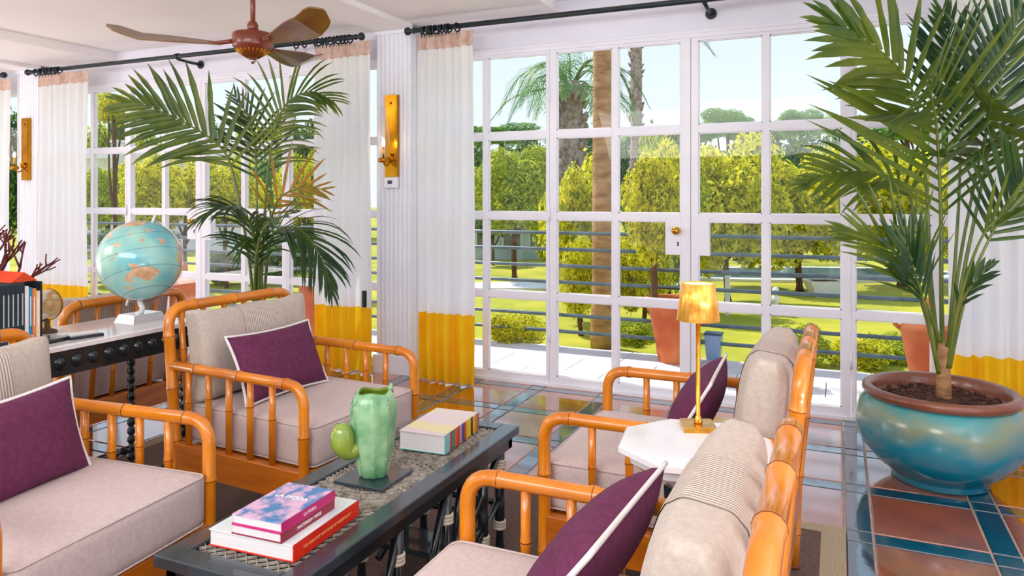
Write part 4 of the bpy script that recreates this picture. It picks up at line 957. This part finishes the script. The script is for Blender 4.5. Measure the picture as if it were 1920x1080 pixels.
# ------------------------------------------------------------------ foliage
def leaf_mesh(name, n, size, m, seed, lumps=9, shell=0.45, core=True, sub=None):
    rnd = random.Random(seed); mb = MB(); V, F = [], []
    cen = []
    for k in range(lumps):
        a = 2.399*k+rnd.uniform(-.3, .3); z = -0.8+1.6*(k+0.5)/lumps; q = math.sqrt(max(0, 1-z*z)); r_ = rnd.uniform(0.5, 0.68)
        cen.append((Vector((math.cos(a)*q*r_, math.sin(a)*q*r_, z*0.7)), rnd.uniform(0.3, 0.46)))
    cen.append((Vector((0, 0, 0)), 0.6))
    for k in range(n):
        c, R_ = cen[rnd.randrange(len(cen))]
        d = Vector((rnd.gauss(0, 1), rnd.gauss(0, 1), rnd.gauss(0, 1))).normalized()
        p = c+d*R_*(1.06-shell*rnd.random()**1.3+0.10*abs(rnd.gauss(0, 1))*(rnd.random() < 0.35))
        s_ = size*rnd.uniform(0.6, 1.35)
        nrm = (d+Vector((rnd.gauss(0, .7), rnd.gauss(0, .7), rnd.gauss(0, .7)+0.3))).normalized()
        u_ = nrm.cross(Vector((rnd.gauss(0, 1), rnd.gauss(0, 1), rnd.gauss(0, 1)))).normalized(); v_ = nrm.cross(u_)
        o = len(V)
        V += [p-u_*s_, p+v_*s_*0.36+nrm*s_*0.1, p+u_*s_, p-v_*s_*0.36+nrm*s_*0.1]; F.append((o, o+1, o+2, o+3))
    mb.add(V, F, 0, False)
    return mb.mesh(name, m)
LF = {}
def leaves(kind, m, big):
    k = (kind, big)
    if k not in LF:
        n, s_ = {'near': (13000, 0.055), 'mid': (11000, 0.055), 'far': (9000, 0.065), 'low': (6500, 0.07)}[big]
        LF[k] = [leaf_mesh('foliage', n, s_, m, hash(kind) % 97+q*13 if False else (len(kind)*7+q*31+len(big)), lumps=10) for q in range(2)]
    return LF[k]
cnt = [0]
ORD = ['first', 'second', 'third', 'fourth', 'fifth', 'sixth', 'seventh', 'eighth', 'ninth', 'tenth']
def tree(label, cx, ytop, ybot, hw, d, kind, res='mid', name='shrub', cat='shrub', group=None, trunk=True, gz=ZG, depthr=0.8):
    hw = hw*(1.55 if name == 'garden_tree' else 1); ybot = ybot+(35 if name == 'garden_tree' else 0)
    c = W(cx, (ytop+ybot)/2, d); rx = hw/FPX*d; rz_ = (ybot-ytop)/2/FPX*d
    t = thing(name, label, cat, (c.x, c.y, gz), random.uniform(0, 6), group)
    me = leaves(kind, M[kind], res); cnt[0] += 1
    o = link('foliage', me[cnt[0] % 2], t, (0, 0, c.z-gz)); o.scale = (rx*1.05, rx*depthr if rx*depthr > 0.25 else rx, rz_*1.08); tag(o, kind='stuff')
    if trunk and c.z-rz_*0.6 > gz+0.05:
        mb = MB(); top = c.z-gz; r0_ = max(0.025, rx*0.05)
        mb.tube(catmull([(0, 0, 0), (r0_, r0_*.5, top*0.45), (-r0_*0.6, 0, top)], 4), [r0_*1.4]*1+[r0_]*7+[r0_*0.6], 8)
        mb.build('trunk', M['bark2'], t)
        for s_ in (-1, 1): MB().tube(catmull([(0, 0, top*0.45), (s_*rx*0.25, 0.1*rx, top*0.7), (s_*rx*0.5, -0.1*rx, top*1.0)], 3), [r0_*0.7]*3+[r0_*0.5]*3+[r0_*0.3], 6).build('branch', M['bark2'], t)
    return t
# right bay, near to far
tree('young tree with yellow green leaves growing in the big terracotta pot', 1228, 262, 505, 64, 5.66, 'lf_yel', 'near', 'potted_tree', 'tree', gz=PPOT_Z-0.0, trunk=True)
tree('yellow green bush between the tall palm trunk and the left door bar', 1088, 285, 570, 74, 8.8, 'lf_yel', 'near')
tree('round light green tree seen through the leftmost pane beside the curtain', 965, 262, 410, 62, 13, 'lf_lt', 'mid', 'garden_tree', 'tree')
tree('dense deep green tree directly behind the door knob', 1255, 245, 520, 55, 9.4, 'lf_grn', 'near', 'garden_tree', 'tree')
tree('yellow leaved tree filling the right door leaf, left half', 1365, 244, 490, 72, 10.4, 'lf_yel', 'near', 'garden_tree', 'tree')
tree('pale yellow green tree filling the right door leaf, right half', 1500, 280, 470, 78, 11.6, 'lf_yel', 'near', 'garden_tree', 'tree')
tree('bright yellow tree behind the fronds of the large potted palm', 1690, 262, 470, 92, 12.2, 'lf_yel', 'near', 'garden_tree', 'tree')
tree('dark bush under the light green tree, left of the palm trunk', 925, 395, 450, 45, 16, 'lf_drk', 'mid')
tree('low yellow green shrub at the terrace edge near the left curtain', 965, 585, 655, 62, 6.75, 'lf_yel', 'low', trunk=False)
tree('small green shrub at the foot of the tall palm trunk', 1190, 600, 655, 42, 6.85, 'lf_grn', 'low', trunk=False)
tree('low shrub with bright leaves right behind the far armchair back', 1500, 600, 690, 52, 6.5, 'lf_lt', 'low', trunk=False)
tree('low leafy shrub at the terrace edge between armchair and urn', 1610, 622, 712, 60, 6.5, 'lf_yel', 'low', trunk=False)
tree('low leafy shrub directly left of the tall lidded urn', 1700, 615, 715, 50, 6.6, 'lf_lt', 'low', trunk=False)
tree('small orange brown shrub standing on the far lawn, right side', 1700, 470, 500, 60, 17, 'lf_lt', 'low', trunk=False)
for k, (cx, yt) in enumerate(((880, 262), (985, 250), (1090, 246), (1195, 250), (1300, 244), (1410, 238), (1520, 240), (1640, 236), (1760, 232), (1880, 230))):
    tree(ORD[k]+' dark green tree from the left in the closed row beyond the right windows', cx, yt, 455, 76, 23+4.5*(k % 2), 'lf_drk', 'far', 'backdrop_tree', 'tree', 'trees in the closed row behind the garden', trunk=False)
for k, (cx, yt, yb_, hw_) in enumerate(((940, 232, 275, 90), (1080, 240, 275, 80), (1230, 236, 275, 90), (1365, 203, 262, 62), (1300, 232, 270, 60), (1430, 228, 268, 55), (1500, 203, 262, 58), (1580, 214, 262, 50), (1700, 225, 268, 90), (1860, 215, 268, 80))):
    tree(ORD[sorted((940, 1080, 1230, 1365, 1300, 1430, 1500, 1580, 1700, 1860)).index(cx)]+' rounded tree from the left on the distant skyline, right windows', cx, yt, yb_, hw_, 62+16*(k % 2), 'lf_hill', 'far', 'skyline_tree', 'tree', 'rounded trees on the distant skyline')
tree('yellow green bush hanging low beside the tall palm trunk, right of it', 1205, 430, 600, 55, 8.0, 'lf_yel', 'near')
tree('yellow green bush low behind the railing, left of the tall palm trunk', 1090, 440, 600, 42, 7.9, 'lf_yel', 'near')
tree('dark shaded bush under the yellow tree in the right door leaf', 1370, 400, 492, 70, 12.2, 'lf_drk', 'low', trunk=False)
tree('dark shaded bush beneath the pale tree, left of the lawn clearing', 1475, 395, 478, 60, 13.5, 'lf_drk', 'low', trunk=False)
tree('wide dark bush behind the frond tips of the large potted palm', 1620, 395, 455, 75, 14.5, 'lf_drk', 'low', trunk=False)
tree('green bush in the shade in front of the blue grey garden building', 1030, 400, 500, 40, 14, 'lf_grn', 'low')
# left bay
tree('green tree with pale leaves seen through the leftmost panes behind the globe', 205, 300, 400, 42, 15, 'lf_lt', 'mid', 'garden_tree', 'tree')
tree('yellow leaved tree above the globe, left of the left door handles', 285, 282, 400, 45, 12, 'lf_yel', 'mid', 'garden_tree', 'tree')
tree('yellow leaved tree behind the stem of the indoor palm, left side', 350, 292, 400, 42, 12.5, 'lf_yel', 'mid', 'garden_tree', 'tree')
tree('yellow leaved tree behind the middle stems of the indoor palm', 425, 285, 402, 42, 12, 'lf_yel', 'mid', 'garden_tree', 'tree')
tree('soft grey green tree between the indoor palm stems and its orange frond', 500, 290, 400, 32, 15, 'lf_hill', 'mid', 'garden_tree', 'tree')
tree('yellow leaved tree right beside the curtain left of the column', 572, 272, 402, 36, 11, 'lf_yel', 'mid', 'garden_tree', 'tree')
for k, (cx, yt, yb_) in enumerate(((195, 430, 470), (300, 425, 480), (420, 470, 535), (500, 455, 530), (575, 420, 520))):
    tree(ORD[k]+' low dark bush from the left behind the railing of the left windows', cx, yt, yb_, 48, 12.5, 'lf_drk', 'low', 'bush', 'shrub', 'low dark bushes behind the left railing', trunk=False)
for k, (cx, yt) in enumerate(((150, 205), (215, 212), (300, 235), (400, 232), (480, 208), (560, 205), (640, 205), (60, 210))):
    tree(ORD[sorted((150, 215, 300, 400, 480, 560, 640, 60)).index(cx)]+' tall tree from the left, far beyond the left windows', cx, yt, 455, 62, 27+5*(k % 2), ('lf_grn', 'lf_drk')[k % 2], 'far', 'tall_tree', 'tree', 'tall trees beyond the left windows', trunk=False)
tree('yellow hanging tree crown at the top of the leftmost panes', 215, 168, 240, 38, 9.5, 'lf_yel', 'mid', 'tall_garden_tree', 'tree')

# fronds
def frond(name, pts, parent, m, L, wd, n=26, start=0.35, face=None, droop=0.5, spread=62, tip=24, lift=0.15, rr0=0.006, L0=0.6, seed=0, stem_m=None, both=True, org=None, stemr=None):
    """one palm leaf: a curved rachis with two rows of tapering leaflets. pts in world space"""
    rnd = random.Random(seed); org = org or Vector((0, 0, 0))
    P = catmull(pts, 10); S = [0.0]
    for i in range(1, len(P)): S.append(S[-1]+(P[i]-P[i-1]).length)
    tot = S[-1]
    def at(s_):
        for i in range(1, len(P)):
            if s_ <= S[i]: 
                k = (s_-S[i-1])/max(1e-9, S[i]-S[i-1]); return P[i-1].lerp(P[i], k), (P[i]-P[i-1]).normalized()
        return P[-1], (P[-1]-P[-2]).normalized()
    mb = MB(); nn = len(P); r0_ = stemr or rr0
    mb.tube([p-org for p in P], [r0_*(1-0.8*i/(nn-1))+0.0008 for i in range(nn)], 7, mi=1)
    face = face or Vector((0, 0, 1))
    for k in range(n):
        u_ = (k+0.5)/n; s_ = tot*(start+(1-start)*u_)
        p, T = at(min(s_, tot*0.999)); N_ = (face-T*face.dot(T)).normalized(); B_ = T.cross(N_)
        for sd in ((-1, 1) if both else (1,)):
            ang = math.radians(spread+(tip-spread)*u_**1.2+rnd.uniform(-5, 5))
            D_ = (T*math.cos(ang)+B_*sd*math.sin(ang)+N_*(lift+rnd.uniform(-.08, .08))).normalized()
            l = L*(L0+(1-L0)*math.sin(PI*min(1, u_*1.15+0.12)))*(1-0.55*max(0, u_-0.55)/0.45)*rnd.uniform(0.88, 1.08)
            w0 = wd*0.56*(0.75+0.5*math.sin(PI*u_))*rnd.uniform(.8, 1.15)
            ns = 6; pos = p.copy(); dd = D_.copy(); o = len(mb.v); dr = droop*rnd.uniform(.6, 1.4)
            for q in range(ns+1):
                f = q/ns; ww = w0*(0.35+0.65*math.sin(PI*min(1, f*1.3+0.12)) if f < 0.55 else 0.99*(1-((f-0.55)/0.45)**1.5)+0.02)
                cr_ = dd.cross(N_); cr_ = cr_.normalized() if cr_.length > 1e-4 else B_
                nu = cr_.cross(dd).normalized()
                for e_, h_ in ((-1, 0.22), (0, 0.0), (1, 0.22)): mb.v.append(tuple(pos+cr_*ww*0.5*e_+nu*ww*h_-org))
                pos = pos+dd*(l/ns); dd = (dd+Vector((0, 0, -1))*dr*(l/ns)*(0.6+2.4*f)).normalized()
            for q in range(ns):
                for e_ in (0, 1): mb.f.append((o+q*3+e_, o+q*3+e_+1, o+q*3+e_+4, o+q*3+e_+3)); mb.m.append(0); mb.sm.append(True)
    ob = mb.build(name, [m, stem_m or M['stem']], parent); return ob
CAMV = -FWD
def palm_fronds(t, org, specs):
    for k, s_ in enumerate(specs):
        pts = [W(*q) for q in s_['p']]
        frond('frond', pts, t, M[s_.get('m', 'frond')], s_['L'], s_.get('w', 0.03), s_.get('n', 24), s_.get('s', 0.4), s_.get('face', CAMV*0.6+Vector((0, 0, 0.7))),
              s_.get('droop', 0.8), s_.get('sp', 60), s_.get('tip', 22), s_.get('lift', 0.1), s_.get('r', 0.0105), s_.get('L0', 0.6), k+3, org=org)
# left palm
base = Vector((-3.40, 3.60, 0))
bp_ = onY(483, 600, 3.60); base = Vector((bp_.x, 3.60, 0))
t = thing('potted_palm', 'kentia palm in a brown pot behind the armchair left of the column', 'palm', (base.x, base.y, 0))
dB = base.dot(FWD)
pr = [(0.20, 0), (0.21, 0.01), (0.27, 0.10), (0.30, 0.25), (0.29, 0.38), (0.27, 0.42), (0.275, 0.45), (0.30, 0.465), (0.305, 0.49), (0.29, 0.505), (0.265, 0.50), (0.255, 0.46), (0.25, 0.44)]
MB().lathe(pr, seg=44, close=True).build('pot', M['rimb'], t)
tag(MB().lathe([(0.252, 0.44), (0, 0.45)], seg=30).build('soil', M['soil'], t), kind='stuff')
d = dB
palm_fronds(t, base, [
 dict(p=[(480, 618, d), (466, 480, d), (440, 340, d), (415, 278, d), (350, 232, d-.05), (280, 200, d-.1), (232, 192, d-.1)], L=0.45, w=0.058, n=16, s=0.56, sp=62, tip=12, droop=0.75, lift=0.05, face=CAMV*1.0+Vector((0, 0, .25)), L0=.8),
 dict(p=[(490, 618, d), (492, 480, d+.05), (505, 300, d+.05), (530, 205, d), (580, 172, d-.05), (625, 190, d-.1)], L=0.40, w=0.034, n=24, s=0.56, sp=70, tip=20, droop=1.5, L0=.8, face=CAMV+Vector((0, 0, .6))),
 dict(p=[(484, 618, d), (482, 480, d+.1), (480, 300, d+.15), (470, 230, d+.15), (440, 178, d+.15)], L=0.34, w=0.036, n=14, s=0.62, sp=60, tip=20, droop=0.5, face=CAMV, m='frond2'),
 dict(p=[(482, 618, d-.05), (480, 470, d-.1), (462, 408, d-.2), (420, 390, d-.3), (375, 410, d-.35), (350, 430, d-.35)], L=0.36, w=0.032, n=28, s=0.38, sp=55, tip=15, droop=3.0, face=Vector((0, 0, 1))+CAMV*.3, m='frond2', lift=0),
 dict(p=[(492, 618, d-.05), (502, 480, d-.1), (520, 432, d-.1), (565, 432, d-.15), (605, 490, d-.2), (622, 550, d-.2)], L=0.42, w=0.034, n=24, s=0.42, sp=60, tip=12, droop=2.2, face=Vector((0, 0, 1))+CAMV*.5+RGT*.3, m='frond2', lift=0),
 dict(p=[(486, 618, d), (490, 480, d), (510, 405, d-.05), (528, 368, d-.1), (570, 352, d-.1), (610, 356, d-.1)], L=0.34, w=0.036, n=9, s=0.62, sp=58, tip=15, droop=0.5, face=CAMV+Vector((0, 0, .4)), m='frondy'),
 dict(p=[(484, 618, d-.05), (478, 520, d-.1), (490, 440, d-.2), (520, 410, d-.3), (560, 396, d-.4)], L=0.22, w=0.03, n=6, s=0.7, sp=40, tip=15, droop=1.0, m='frond2'),
 dict(p=[(486, 618, d-.05), (484, 500, d-.1), (474, 450, d-.15), (455, 460, d-.2), (445, 490, d-.2)], L=0.26, w=0.03, n=8, s=0.5, sp=40, tip=15, droop=2.0, m='frond2'),
])
# right palm in the turquoise pot
pb = onZ(1762, 898, 0.0)
t = thing('large_potted_palm', 'large palm in a turquoise glazed bowl pot with brown rim at the right', 'palm', (pb.x, pb.y, 0))
kk = 1.0
pr = [(0.19, 0.0), (0.20, 0.008), (0.195, 0.025), (0.21, 0.04), (0.27, 0.085), (0.325, 0.15), (0.352, 0.22), (0.353, 0.28), (0.335, 0.34), (0.305, 0.375), (0.295, 0.385)]
mpt = mat('turquoise_glaze', '#0a7f9a', '#0c98a8', rough=0.2, scale=6, detail=5, coat=0.5, bump=0.06, bscale=14)
nt2 = mpt.node_tree; N = nt2.nodes; L = nt2.links; b = N['Principled BSDF']
tcn = N.new('ShaderNodeTexCoord'); sz = N.new('ShaderNodeSeparateXYZ'); L.new(tcn.outputs['Object'], sz.inputs[0])
nz = N.new('ShaderNodeTexNoise'); nz.inputs['Scale'].default_value = 4; nz.inputs['Detail'].default_value = 4; L.new(tcn.outputs['Object'], nz.inputs[0])
ma = N.new('ShaderNodeMath'); ma.operation = 'MULTIPLY_ADD'; ma.inputs[1].default_value = 0.24; L.new(nz.outputs[0], ma.inputs[0]); L.new(sz.outputs['Z'], ma.inputs[2])
rr2 = N.new('ShaderNodeValToRGB'); L.new(ma.outputs[0], rr2.inputs[0])
rr2.color_ramp.elements[0].position = 0.22; rr2.color_ramp.elements[0].color = lin('#067c98'); rr2.color_ramp.elements[1].position = 0.50; rr2.color_ramp.elements[1].color = lin('#2f9aa0')
e_ = rr2.color_ramp.elements.new(0.34); e_.color = lin('#0f8ba4'); e_ = rr2.color_ramp.elements.new(0.42); e_.color = lin('#8b9a7c')
L.new(rr2.outputs[0], b.inputs['Base Color'])
MB().lathe(pr, seg=64, close=True).build('pot', mpt, t)
MB().lathe([(0.292, 0.372), (0.315, 0.38), (0.325, 0.395), (0.322, 0.415), (0.305, 0.425), (0.285, 0.42), (0.275, 0.405), (0.272, 0.36)], seg=64, close=True).build('pot_rim', M['rimb'], t)
sm = MB(); sm.lathe([(0.274, 0.362), (0.2, 0.372), (0.1, 0.376), (0, 0.378)], seg=40)
rnd = random.Random(5)
for k in range(260):
    a = rnd.uniform(0, 2*PI); q = 0.25*math.sqrt(rnd.random()); s_ = rnd.uniform(.006, .016)
    sm.box((q*math.cos(a), q*math.sin(a), 0.374+rnd.uniform(0, .006)), (s_*1.6, s_, s_*0.6), rot=Matrix.Rotation(rnd.uniform(0, 3), 3, 'Z') @ Matrix.Rotation(rnd.uniform(-.5, .5), 3, 'X'))
tag(sm.build('bark_mulch', M['soil'], t), kind='stuff')
d = pb.dot(FWD); bx = 1765
tw_ = W(1770, 752, d)-Vector((pb.x, pb.y, 0)); tw2 = W(1768, 640, d)-Vector((pb.x, pb.y, 0))
mb = MB(); P = [tw_+Vector((0, 0, -0.04)), tw_.lerp(tw2, .3), tw_.lerp(tw2, .7), tw2]; mb.tube(P, [0.036, 0.031, 0.026, 0.02], 14); mb.build('trunk', M['bark'], t)
F1 = CAMV+Vector((0, 0, .25))
palm_fronds(t, Vector((pb.x, pb.y, 0)), [
 # tall front frond, rachis nearly vertical, leaflets rising to both sides
 dict(p=[(1768, 690, d), (1765, 560, d-.02), (1764, 400, d-.05), (1757, 250, d-.12), (1748, 190, d-.25), (1738, 150, d-.4)], L=0.72, w=0.044, n=15, s=0.46, sp=56, tip=34, droop=0.10, face=CAMV, L0=.85, lift=0.12, r=0.011),
 # big frond leaning left with broad leaflets
 dict(p=[(1762, 690, d+.05), (1745, 520, d+.05), (1735, 330, d), (1712, 175, d-.05), (1650, 95, d-.1), (1560, 40, d-.1)], L=0.44, w=0.062, n=15, s=0.62, sp=62, tip=12, droop=0.9, face=F1, L0=.8, lift=0.05, r=0.010),
 # left middle frond
 dict(p=[(1762, 690, d+.1), (1735, 500, d+.15), (1700, 360, d+.2), (1640, 325, d+.2), (1560, 325, d+.2), (1505, 345, d+.2)], L=0.34, w=0.045, n=15, s=0.58, sp=50, tip=12, droop=1.1, face=F1, lift=0.1, r=0.008),
 # low left frond, long thin leaflets towards the doors
 dict(p=[(1758, 690, d-.05), (1735, 590, d-.1), (1700, 500, d-.15), (1650, 452, d-.15), (1585, 430, d-.15)], L=0.40, w=0.030, n=14, s=0.42, sp=42, tip=10, droop=0.5, face=F1, lift=0.15, r=0.009),
 dict(p=[(1760, 700, d-.1), (1738, 590, d-.15), (1712, 500, d-.2), (1690, 420, d-.2)], L=0.30, w=0.034, n=9, s=0.45, sp=28, tip=8, droop=0.1, face=CAMV, lift=0.1, r=0.009, m='frond2'),
 # short drooping leaves near the crown
 dict(p=[(1762, 640, d-.1), (1735, 570, d-.15), (1700, 520, d-.2), (1668, 505, d-.2)], L=0.14, w=0.03, n=5, s=0.5, sp=30, tip=10, droop=2.0, m='frond2'),
 dict(p=[(1776, 650, d-.1), (1800, 570, d-.15), (1835, 520, d-.2), (1862, 492, d-.2)], L=0.15, w=0.032, n=6, s=0.4, sp=30, tip=10, droop=2.2, m='frond2'),
 # right side, tall stems leaning out
 dict(p=[(1778, 690, d), (1805, 520, d-.02), (1850, 300, d-.05), (1882, 130, d-.1), (1915, 10, d-.15)], L=0.45, w=0.040, n=20, s=0.60, sp=58, tip=18, droop=0.25, face=CAMV, L0=.8, r=0.010, m='frond2'),
 dict(p=[(1780, 690, d-.1), (1815, 540, d-.15), (1880, 400, d-.2), (1960, 270, d-.3)], L=0.36, w=0.04, n=14, s=0.55, sp=60, tip=20, droop=0.3, face=CAMV, r=0.009, m='frond2'),
 dict(p=[(1774, 690, d+.1), (1790, 500, d+.12), (1800, 300, d+.15), (1790, 140, d+.15), (1765, 20, d+.1)], L=0.42, w=0.042, n=18, s=0.62, sp=50, tip=20, droop=0.2, face=CAMV, m='frond2', r=0.009),
 dict(p=[(1776, 690, d+.05), (1798, 500, d+.05), (1830, 330, d+.02), (1850, 240, d-.1), (1860, 190, d-.3)], L=0.40, w=0.05, n=12, s=0.66, sp=70, tip=30, droop=1.6, face=CAMV+Vector((0, 0, .8)), r=0.009),
 dict(p=[(1778, 690, d-.12), (1800, 560, d-.2), (1850, 430, d-.3), (1925, 385, d-.35)], L=0.30, w=0.034, n=6, s=0.75, sp=30, tip=10, droop=0.2, face=CAMV, r=0.009),
])

# garden palms
def garden_palm(label, px, ybase, d, r0_, ztop, L, nf, bark='bark', stubs=False, lean=(0, 0), seed=1):
    g_ = W(px, 500, d); t = thing('garden_palm', label, 'palm', (g_.x, g_.y, ZG)); hh = ztop-ZG
    rnd = random.Random(seed); mb = MB(); P, R_ = [], []
    n_ = int(hh/0.11)
    for k in range(n_+1):
        f = k/n_; P.append(Vector((lean[0]*f, lean[1]*f, hh*f))); R_.append(r0_*(1.12 if f < 0.06 else 1.0-0.12*f)*(1+0.010*((k % 2)*2-1)))
    mb.tube(P, R_, 16); mb.build('trunk', M[bark], t)
    if stubs:
        sb = MB()
        for k in range(150):
            f = rnd.uniform(0.25, 0.97); a = rnd.uniform(0, 2*PI); dd = Vector((math.cos(a), math.sin(a), 0)); q = Vector((0, 0, hh*f))+dd*r0_*0.85
            sb.tube([q, q+dd*r0_*0.45+Vector((0, 0, r0_*0.55))], [r0_*0.28, r0_*0.10], 4)
        tag(sb.build('leaf_stub', M[bark], t), kind='stuff')
    top = Vector((lean[0], lean[1], hh))
    for k in range(nf):
        a = 2*PI*k/nf+rnd.uniform(-.25, .25); el = rnd.choice((-0.15, 0.35, 0.9, 1.4))
        dd = Vector((math.cos(a), math.sin(a), 0)); l = L*rnd.uniform(.8, 1.1)
        pts = [top, top+dd*l*0.35*math.cos(el*.6)+Vector((0, 0, l*0.30*math.sin(el))), top+dd*l*0.7*math.cos(el*.5)+Vector((0, 0, l*(0.30*math.sin(el)-.12))), top+dd*l*0.95*math.cos(el*.5)+Vector((0, 0, l*(0.2*math.sin(el)-0.42)))]
        frond('frond', pts, t, M['gpalm'], L*0.24, L*0.016, 26, 0.22, Vector((0, 0, 1)), 2.2/L*0.8, 60, 20, 0.05, L*0.011, 0.7, k, org=Vector((0, 0, 0)))
    if stubs: MB().lathe([(r0_*0.9, 0), (r0_*1.25, hh*0.02), (r0_*0.9, hh*0.06), (r0_*0.5, hh*0.10)], (lean[0], lean[1], hh*0.93), 16).build('crown_shaft', M['barkg'], t)
    return t
garden_palm('tall smooth brown palm trunk rising through the middle door panes', 1128, 655, 7.25, 0.098, 6.2, 2.2, 12, 'bark', False, (0.02, 0.0), 4)
garden_palm('shorter palm with shaggy grey trunk and green crown left of the tall trunk', 1071, 600, 16, 0.29, 3.72, 1.9, 26, 'barkg', True, (0, 0), 8)
garden_palm('slender grey palm right of the tall trunk with its crown above the doors', 1193, 560, 20, 0.17, 6.3, 2.2, 16, 'barkg', True, (0, 0), 12)

# garden structures
pc = onZ(1500, 516, ZG)
t = thing('swimming_pool', 'pale blue garden pool with white stone edge on the lawn behind the right door', 'pool', (pc.x, pc.y, ZG), AZ)
def ell(a, b, n=48): return [(a*math.cos(2*PI*k/n), b*math.sin(2*PI*k/n)) for k in range(n)]
mb = MB(); mb.prism(ell(3.1, 1.25), 0, 0.05); mb.build('coping', M['stonew'], t)
mb = MB(); mb.prism(ell(2.8, 1.02), 0.02, 0.054); mb.build('water', M['water'], t)
pc = onZ(1010, 537, ZG)
o = tag(MB().prism(ell(2.6, 0.42), 0, 0.03).build('garden_path', M['stonew'], None, (pc.x, pc.y, ZG)), 'white curved stone path on the lawn left of the tall palm trunk', 'path'); o.rotation_euler = (0, 0, AZ+0.05)
pc = onZ(1546, 556, ZG)
t = thing('white_planter', 'white tapered stone bowl standing on the lawn in front of the pool', 'planter', (pc.x, pc.y, ZG), AZ)
mb = MB(); mb.prism([(-.17, -.12), (.17, -.12), (.17, .12), (-.17, .12)], 0, 0.24, poly2=[(-.27, -.18), (.27, -.18), (.27, .18), (-.27, .18)]); mb.build('bowl', M['stonew'], t)
MB().bb(-.19, .19, -.12, .12, 0.235, 0.243).build('soil', M['soil'], t)
for x, yb2, yt2, lab in ((1364, 590, 520, 'slim white stone post on the lawn right of the gold lamp'), ):
    q = onZ(x, yb2, ZG); dq = q.dot(FWD)
    t = thing('stone_post', lab, 'post', (q.x, q.y, ZG)); hh = (yb2-yt2)/FPX*dq
    MB().slab(-0.028, 0.028, -0.028, 0.028, 0, hh, 0.004).build('shaft', M['stonew'], t); MB().slab(-0.036, 0.036, -0.036, 0.036, hh, hh+0.02, 0.005).build('cap', M['stonew'], t)
q = onZ(1454, 592, ZG); dq = q.dot(FWD)
t = thing('garden_ornament', 'small white stone ornament on the lawn behind the far armchair', 'ornament', (q.x, q.y, ZG))
hh = 54/FPX*dq; s_ = hh/0.36
MB().lathe([(0.06*s_, 0), (0.06*s_, 0.02*s_), (0.03*s_, 0.04*s_), (0.02*s_, 0.12*s_), (0.05*s_, 0.18*s_), (0.04*s_, 0.24*s_), (0.02*s_, 0.26*s_), (0.045*s_, 0.30*s_), (0.035*s_, 0.35*s_), (0, 0.36*s_)], seg=20).build('ornament_body', M['stonew'], t)
def pavilion(label, cx, ytop, ybot, wpx, d, wallc, winc, n):
    c = W(cx, ybot, d); wd = wpx/FPX*d; hgt = (ybot-ytop)/FPX*d
    t = thing('garden_building', label, 'building', (c.x, c.y, ZG), AZ); z0_ = 0.0; z1_ = c.z+hgt-ZG
    MB().bb(-wd/2, wd/2, 0, 3, 0, z1_-0.15).build('wall', wallc, t)
    MB().slab(-wd/2-0.25, wd/2+0.25, -0.4, 3.2, z1_-0.15, z1_, 0.02).build('roof', M['stonew'], t)
    for k in range(n):
        x = -wd/2+wd*(k+0.5)/n; ww = wd/n*0.36
        f = MB().bb(x-ww, x+ww, -0.03, 0.02, z1_*0.25, z1_*0.78).build('window', M['stonew'], t)
        MB().bb(x-ww*.88, x+ww*.88, -0.04, -0.028, z1_*0.25+0.05, z1_*0.78-0.05).build('pane', winc, f)
    return t
mwin = mat('dark_pane', '#3a5560', rough=0.08, coat=1)
mgw = mat('blue_grey_wall', '#9fb4be', '#b8c8d0', rough=0.6, scale=2)
pavilion('low blue grey garden building behind the lawn, left of the tall palm trunk', 985, 405, 500, 200, 17.5, mgw, mwin, 4)
pavilion('white garden building with flat roof behind the yellow trees, left windows', 300, 288, 420, 330, 20, M['stonew'], mwin, 5)
q = W(221, 300, 19.4)
t = thing('chimney', 'white square chimney stack standing above the white garden building', 'chimney', (q.x, q.y, ZG))
MB().slab(-0.11, 0.11, -0.11, 0.11, 0, H+(YH-268)/FPX*19.4-ZG, 0.01).build('stack', M['stonew'], t); MB().slab(-0.15, 0.15, -0.15, 0.15, H+(YH-268)/FPX*19.4-ZG, H+(YH-263)/FPX*19.4-ZG, 0.01).build('cap', M['stonew'], t)
